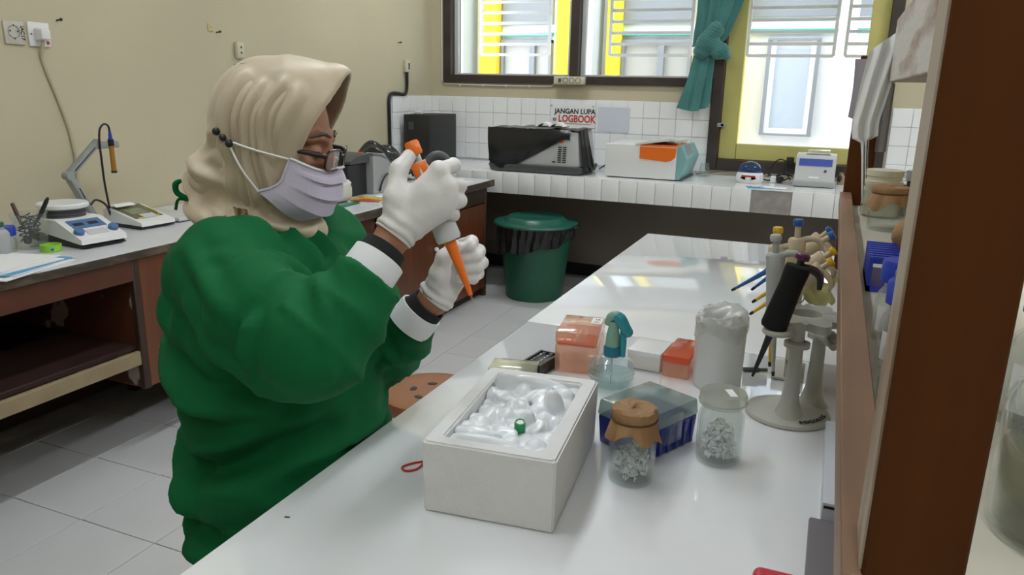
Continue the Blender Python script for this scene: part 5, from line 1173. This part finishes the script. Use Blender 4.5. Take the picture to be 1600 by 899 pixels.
def cuffring(name, a, b, r0, r1, t_, material, par, flare=0.):
    a = Vector(a); b = Vector(b); d = b-a; q = d.to_track_quat('Z', 'Y').to_matrix(); L_ = d.length
    MB().lathe([(r0, 0), (r0+flare*.5, L_*.5), (r1, L_), (r1-t_, L_), (r0-t_, 0)], 40, a-Vector(PO), q, closed=True).obj(name, material, par)
cuffring('cuff', (-.566, .832, 1.036), (-.553, .862, 1.070), .0375, .0375, .003, 'cuffw', gw, .001)
cuffring('cuff', (-.596, 1.009, .924), (-.576, 1.017, .951), .0375, .0365, .003, 'cuffw', gw, .001)
cuffring('inner_sleeve', (-.560, .848, 1.055), (-.549, .873, 1.083), .0325, .0305, .003, 'knit_black', gw)
cuffring('inner_sleeve', (-.584, 1.013, .940), (-.563, 1.019, .962), .0320, .0300, .003, 'knit_black', gw)
MB().tube([Vector(h2w(p))-Vector(PO) for p in ((-.105, -.03, -.118), (-.128, -.03, -.112), (-.132, -.032, -.098), (-.125, -.03, -.090))], [.004, .005, .005, .003], 8, smooth=4).obj('tie', 'gown', gw)
MB().tube([Vector(h2w(p))-Vector(PO) for p in ((-.105, -.028, -.12), (-.126, -.028, -.122), (-.128, -.03, -.140))], .0025, 6, smooth=4).obj('tie', 'gown', gw)

# gloves
for nm, fn, lo_, hi_, ring in (('glove', hand_r, (-.60, .84, 1.06), (-.44, 1.0, 1.24), ((-.5435, .886, 1.100), (-.5365, .895, 1.113))), ('glove', hand_l, (-.60, .97, .93), (-.46, 1.11, 1.09), ((-.5525, 1.0205, .974), (-.5455, 1.0245, .984)))):
    a, b = np.array(ring[0]), np.array(ring[1]); dd = (b-a)/np.linalg.norm(b-a)
    ff = lambda P, fn=fn, a=a, dd=dd: np.maximum(fn(P), -((P-A3(a)) @ A3(dd)))
    V, Fc = surface(ff, lo_, hi_, .0030, 2); N, _ = grad(ff, V)
    tt_ = (V-A3(a)) @ A3(dd)
    V = V+N*(.0009*wob(V, 160, 3)+.0016*np.exp(-(tt_/.02)**2)*np.sin(tt_*420+2*wob(V, 60, 8)))[:, None]
    g = mesh_np(nm, V, Fc, 'glove', pr, PO)
    cuffring('glove_cuff', tuple(a-dd*.004), tuple(a+dd*.010), .0290, .0275, .004, 'glove', g, .001)

# headscarf
def al_(c): return np.interp(c, [-.16, -.118, -.10, -.05, 0, .05, .09, .14], [.30, .14, .078, .060, .066, .080, .094, .106])
def hij_o(q):
    d = ell(q, (-.004, 0, .030), (.100, .088, .104))
    d = smin(d, ell(q, (.052, 0, .052), (.078, .074, .080)), .03)
    d = smin(d, ell(q, (.008, 0, -.050), (.088, .082, .090)), .03)
    d = smin(d, ell(q, (.030, 0, -.128), (.082, .074, .040)), .025)
    d = smin(d, cone(q, (.05, 0, .085), (.088, 0, .116), .060, .028), .03)
    d = smin(d, ell(q, (-.080, 0, -.075), (.048, .058, .052)), .025)
    d = smin(d, ell(q, (-.030, 0, -.132), (.090, .090, .036)), .025)
    return d
def hij_f(P):
    q = loc(P); d = hij_o(q); s_ = np.maximum(d, -(d+.008))
    op = np.maximum(al_(q[:, 2])-q[:, 0], -.122-q[:, 2])*.85
    s_ = -smin(-s_, op, .004)
    return np.maximum(s_, -(np.sqrt(q[:, 0]**2*.6+q[:, 1]**2)-.0)*0-1) if False else s_
V, Fc = surface(hij_f, tuple(Hc-.235), tuple(Hc+.2), .0042, 2); N, _ = grad(hij_f, V)
def L3(*pp): return [h2w(p) for p in pp]
HF = [
 (L3((.02, -.085, .11), (.005, -.095, .05), (.015, -.092, -.01), (.04, -.08, -.07)), .0085, .0095), (L3((-.005, -.09, .10), (-.02, -.098, .04), (-.005, -.095, -.03), (.02, -.085, -.10)), .010, .0095),
 (L3((-.05, -.07, .11), (-.06, -.09, .04), (-.045, -.095, -.04), (-.02, -.09, -.10)), .012, .009), (L3((.055, -.075, .10), (.04, -.088, .05), (.03, -.085, .0)), .010, .004),
 (L3((-.12, -.04, -.05), (-.09, -.08, -.06), (-.05, -.095, -.08)), .011, .008), (L3((-.14, -.03, -.09), (-.10, -.075, -.105), (-.05, -.095, -.12)), .010, .008), (L3((-.13, -.03, -.125), (-.09, -.08, -.14), (-.03, -.10, -.145)), .010, .007),
 (L3((.0, -.09, -.10), (.05, -.07, -.12), (.09, -.03, -.125)), .009, .008), (L3((-.03, -.10, -.12), (.03, -.08, -.145), (.08, -.04, -.15)), .009, .007), (L3((-.11, -.05, -.02), (-.085, -.08, -.02), (-.04, -.095, -.045)), .010, -.007),
]
V = folds(V, N, HF+[([h2w((p @ HM)*np.array((1, -1, 1))) if False else p for p in pts], w_, a) for pts, w_, a in [(L3((.02, .085, .11), (.005, .095, .05), (.015, .092, -.01), (.04, .08, -.07)), .0085, .0065), (L3((.0, .09, -.10), (.05, .07, -.12), (.09, .03, -.125)), .009, .008)]])
V = V+N*(.0012*wob(V, 40, 12))[:, None]
hj = mesh_np('headscarf', V, Fc, 'hijab', pr, PO)
# printed stripe of the scarf where it is tucked under the chin
b = MB().grid(lambda u, v: Vector(h2w((-.012+.020*u+.02*v, -.0945-.0035*math.sin(math.pi*u)+.006*v, -.095-.055*v)))-Vector(PO), 10, 10)
b.obj('printed_stripe', mat('scarf_print', (.20, .09, .03), .5, col2=(.42, .34, .22), vscale=60, thresh=(.4, .6), stretch=(3, 1, 1)), hj, solid=.002)
# black undercap
def cap_f(P):
    q = loc(P); d = smin(ell(q, (-.012, 0, .028), (.094, .0775, .1015)), ell(q, (.030, 0, -.030), (.064, .062, .091)), .03)
    return np.maximum(np.maximum(d, -(d+.005)), .083-q[:, 2]-.15*(q[:, 0]-.06)+.9*np.abs(q[:, 1])*0)
V, Fc = surface(cap_f, tuple(Hc-.15), tuple(Hc+.15), .005, 1); mesh_np('undercap', V, Fc, 'knit_black', pr, PO)
def W3(p): return Vector(h2w(p))-Vector(PO)
# eyes and brows
for s_ in (-1, 1):
    MB().tube([W3((.094, s_*.012, .031)), W3((.0895, s_*.034, .036)), W3((.075, s_*.056, .029))], [.0022, .0028, .0012], 8, smooth=4).obj('eyebrow', 'black', pr)
    MB().tube([W3((.0875, s_*.021, .002)), W3((.0912, s_*.033, -.0005)), W3((.085, s_*.046, .001))], [.0008, .0012, .0008], 6, smooth=4).obj('eyelashes', 'black', pr)
# glasses
gl = bpy.data.objects.new('spectacles', None); C.objects.link(gl); gl.parent = pr
fr2 = mat('dark_spectacle_frame', (.03, .018, .014), .25)
for s_ in (-1, 1):
    ring = []
    for k in range(40):
        a = 2*math.pi*k/40; cx = abs(math.cos(a))**.55*math.copysign(1, math.cos(a)); sy = abs(math.sin(a))**.55*math.copysign(1, math.sin(a))
        ring.append(W3((.1145-.010*((.033+.025*cx*1)/.058)**2, s_*(.033+.025*cx), -.001+.0165*sy)))
    MB().tube(ring+[ring[0]], .0021, 8, cap=False).obj('rim', fr2, gl)
    cxy = W3((.111, s_*.033, -.001)); MB().add([cxy]+ring, [(0, k+1, (k+1) % 40+1) for k in range(40)]).obj('lens', clear('spectacle_lens', (.80, .76, .82), .02, haze=.10, hazecol=(.5, .45, .5)), gl)
    MB().tube([W3((.104, s_*.059, .006)), W3((.094, s_*.066, .007)), W3((.070, s_*.067, .006)), W3((.030, s_*.069, .003))], [.004, .0045, .0038, .003], 10, smooth=4).obj('temple', fr2, gl)
MB().tube([W3((.1135, -.009, .004)), W3((.1165, 0, .007)), W3((.1135, .009, .004))], .002, 8, smooth=4).obj('bridge', fr2, gl)
# mask
def maskp(u, v):
    th = (u-.5)*math.pi*1.02
    xf = np.interp(v, [0, .12, .35, .6, .85, 1], [.110, .114, .118, .116, .106, .082]); zf = np.interp(v, [0, .35, .7, 1], [-.020, -.050, -.084, -.112])
    xb = np.interp(v, [0, .5, .8, 1], [.056, .050, .034, .018]); zb = np.interp(v, [0, .3, .6, 1], [-.006, -.03, -.050, -.066]); yw = np.interp(v, [0, .4, .8, 1], [.080, .084, .088, .090])
    c_ = max(0, math.cos(th)); e = c_**.62
    pl = .0075*((v*3.4+.2) % 1)**1.6*c_**.35*(1 if .14 < v < .93 else 0)+.0016*math.sin(9*u+7*v)*c_
    nose = .010*math.exp(-((u-.5)/.06)**2)*(1-v)**2
    return W3((xb+(xf-xb)*e+pl+nose-.012*abs(u-.5)*(1-c_)*0, yw*math.sin(th), zb+(zf-zb)*c_**.8+.008*math.exp(-((u-.5)/.10)**2)*(1-v)**3))
mk = MB().grid(maskp, 60, 50).obj('face_mask', 'maskc', pr, solid=.0016, ang=60)
MB().tube([Vector(maskp(u, .015))+Vector(HM @ np.array((.001, 0, .001))) for u in np.linspace(0, 1, 40)], .0022, 6).obj('nose_band', 'cuffw', mk)
for s_ in (0, 1):
    MB().tube([Vector(maskp(s_, v)) for v in np.linspace(.0, 1, 16)], .0022, 6).obj('side_hem', 'maskc', mk)
    sg_ = -1 if s_ == 0 else 1
    tg = W3((-.036, sg_*.0935, .000)); t2 = W3((-.085, sg_*.092, .010))
    MB().tube([Vector(maskp(s_, .02)), W3((.012, sg_*.0945, -.004)), tg], .0018, 6, smooth=5).obj('ear_loop', 'white', mk)
    MB().tube([Vector(maskp(s_, .98)), W3((-.008, sg_*.0965, -.036)), tg], .0018, 6, smooth=5).obj('ear_loop', 'white', mk)
    for k, (pp, rr_) in enumerate((((-.032, sg_*.0955, -.003), .0062), ((-.043, sg_*.0935, .003), .0055), ((-.056, sg_*.089, .009), .0060))): MB().ball(W3(pp), rr_, 12, 8).obj('strap_bead', 'black', mk)

# ------------------------------------------------------------------ pipette in the right hand
ax0 = Vector((-.4475, .9475, .990)); ax1 = Vector((-.5385, .934, 1.212)); zz = (ax1-ax0).normalized(); xx = Vector((.922, .387, .02)); xx = (xx-zz*xx.dot(zz)).normalized(); yy = zz.cross(xx)
hp = thing('held_pipette', 'orange and white pipette held upright in the gloved right hand', 'pipette'); mt = Matrix((xx, yy, zz)).transposed().to_4x4(); mt.translation = ax0; hp.matrix_world = mt
MB().lathe([(0, 0), (.0006, 0), (.0016, .016), (.0028, .030), (0, .030)], 14).obj('tip', 'clearpl', hp)
MB().lathe([(0, .020), (.0032, .020), (.0040, .030), (.0085, .098), (.0100, .108), (0, .108)], 24).obj('cone', 'orange', hp)
MB().lathe([(0, .104), (.0165, .104), (.0185, .108), (.0165, .150), (.0140, .170), (.0130, .215), (.0115, .222), (0, .223)], 28).obj('body', 'lgrey', hp)
MB().tube([(.006, 0, .214), (.024, 0, .222), (.036, 0, .215), (.040, 0, .202)], [.007, .0065, .006, .004], 12, smooth=4).obj('finger_hook', 'dgrey', hp)
MB().lathe([(.0055, .22), (.0055, .238), (0, .238)], 16).obj('plunger', 'steel', hp)
MB().lathe([(.0095, .232), (.0105, .235), (.0105, .249), (.0085, .252), (0, .252)], 24).obj('button', 'orange', hp)
MB().box((-.012, -.013, .200), (.010, .013, .222), .004).obj('dial', 'orange', hp)
stool((-.80, .93, 0), 'brown round stool under the seated person', .135, .435)
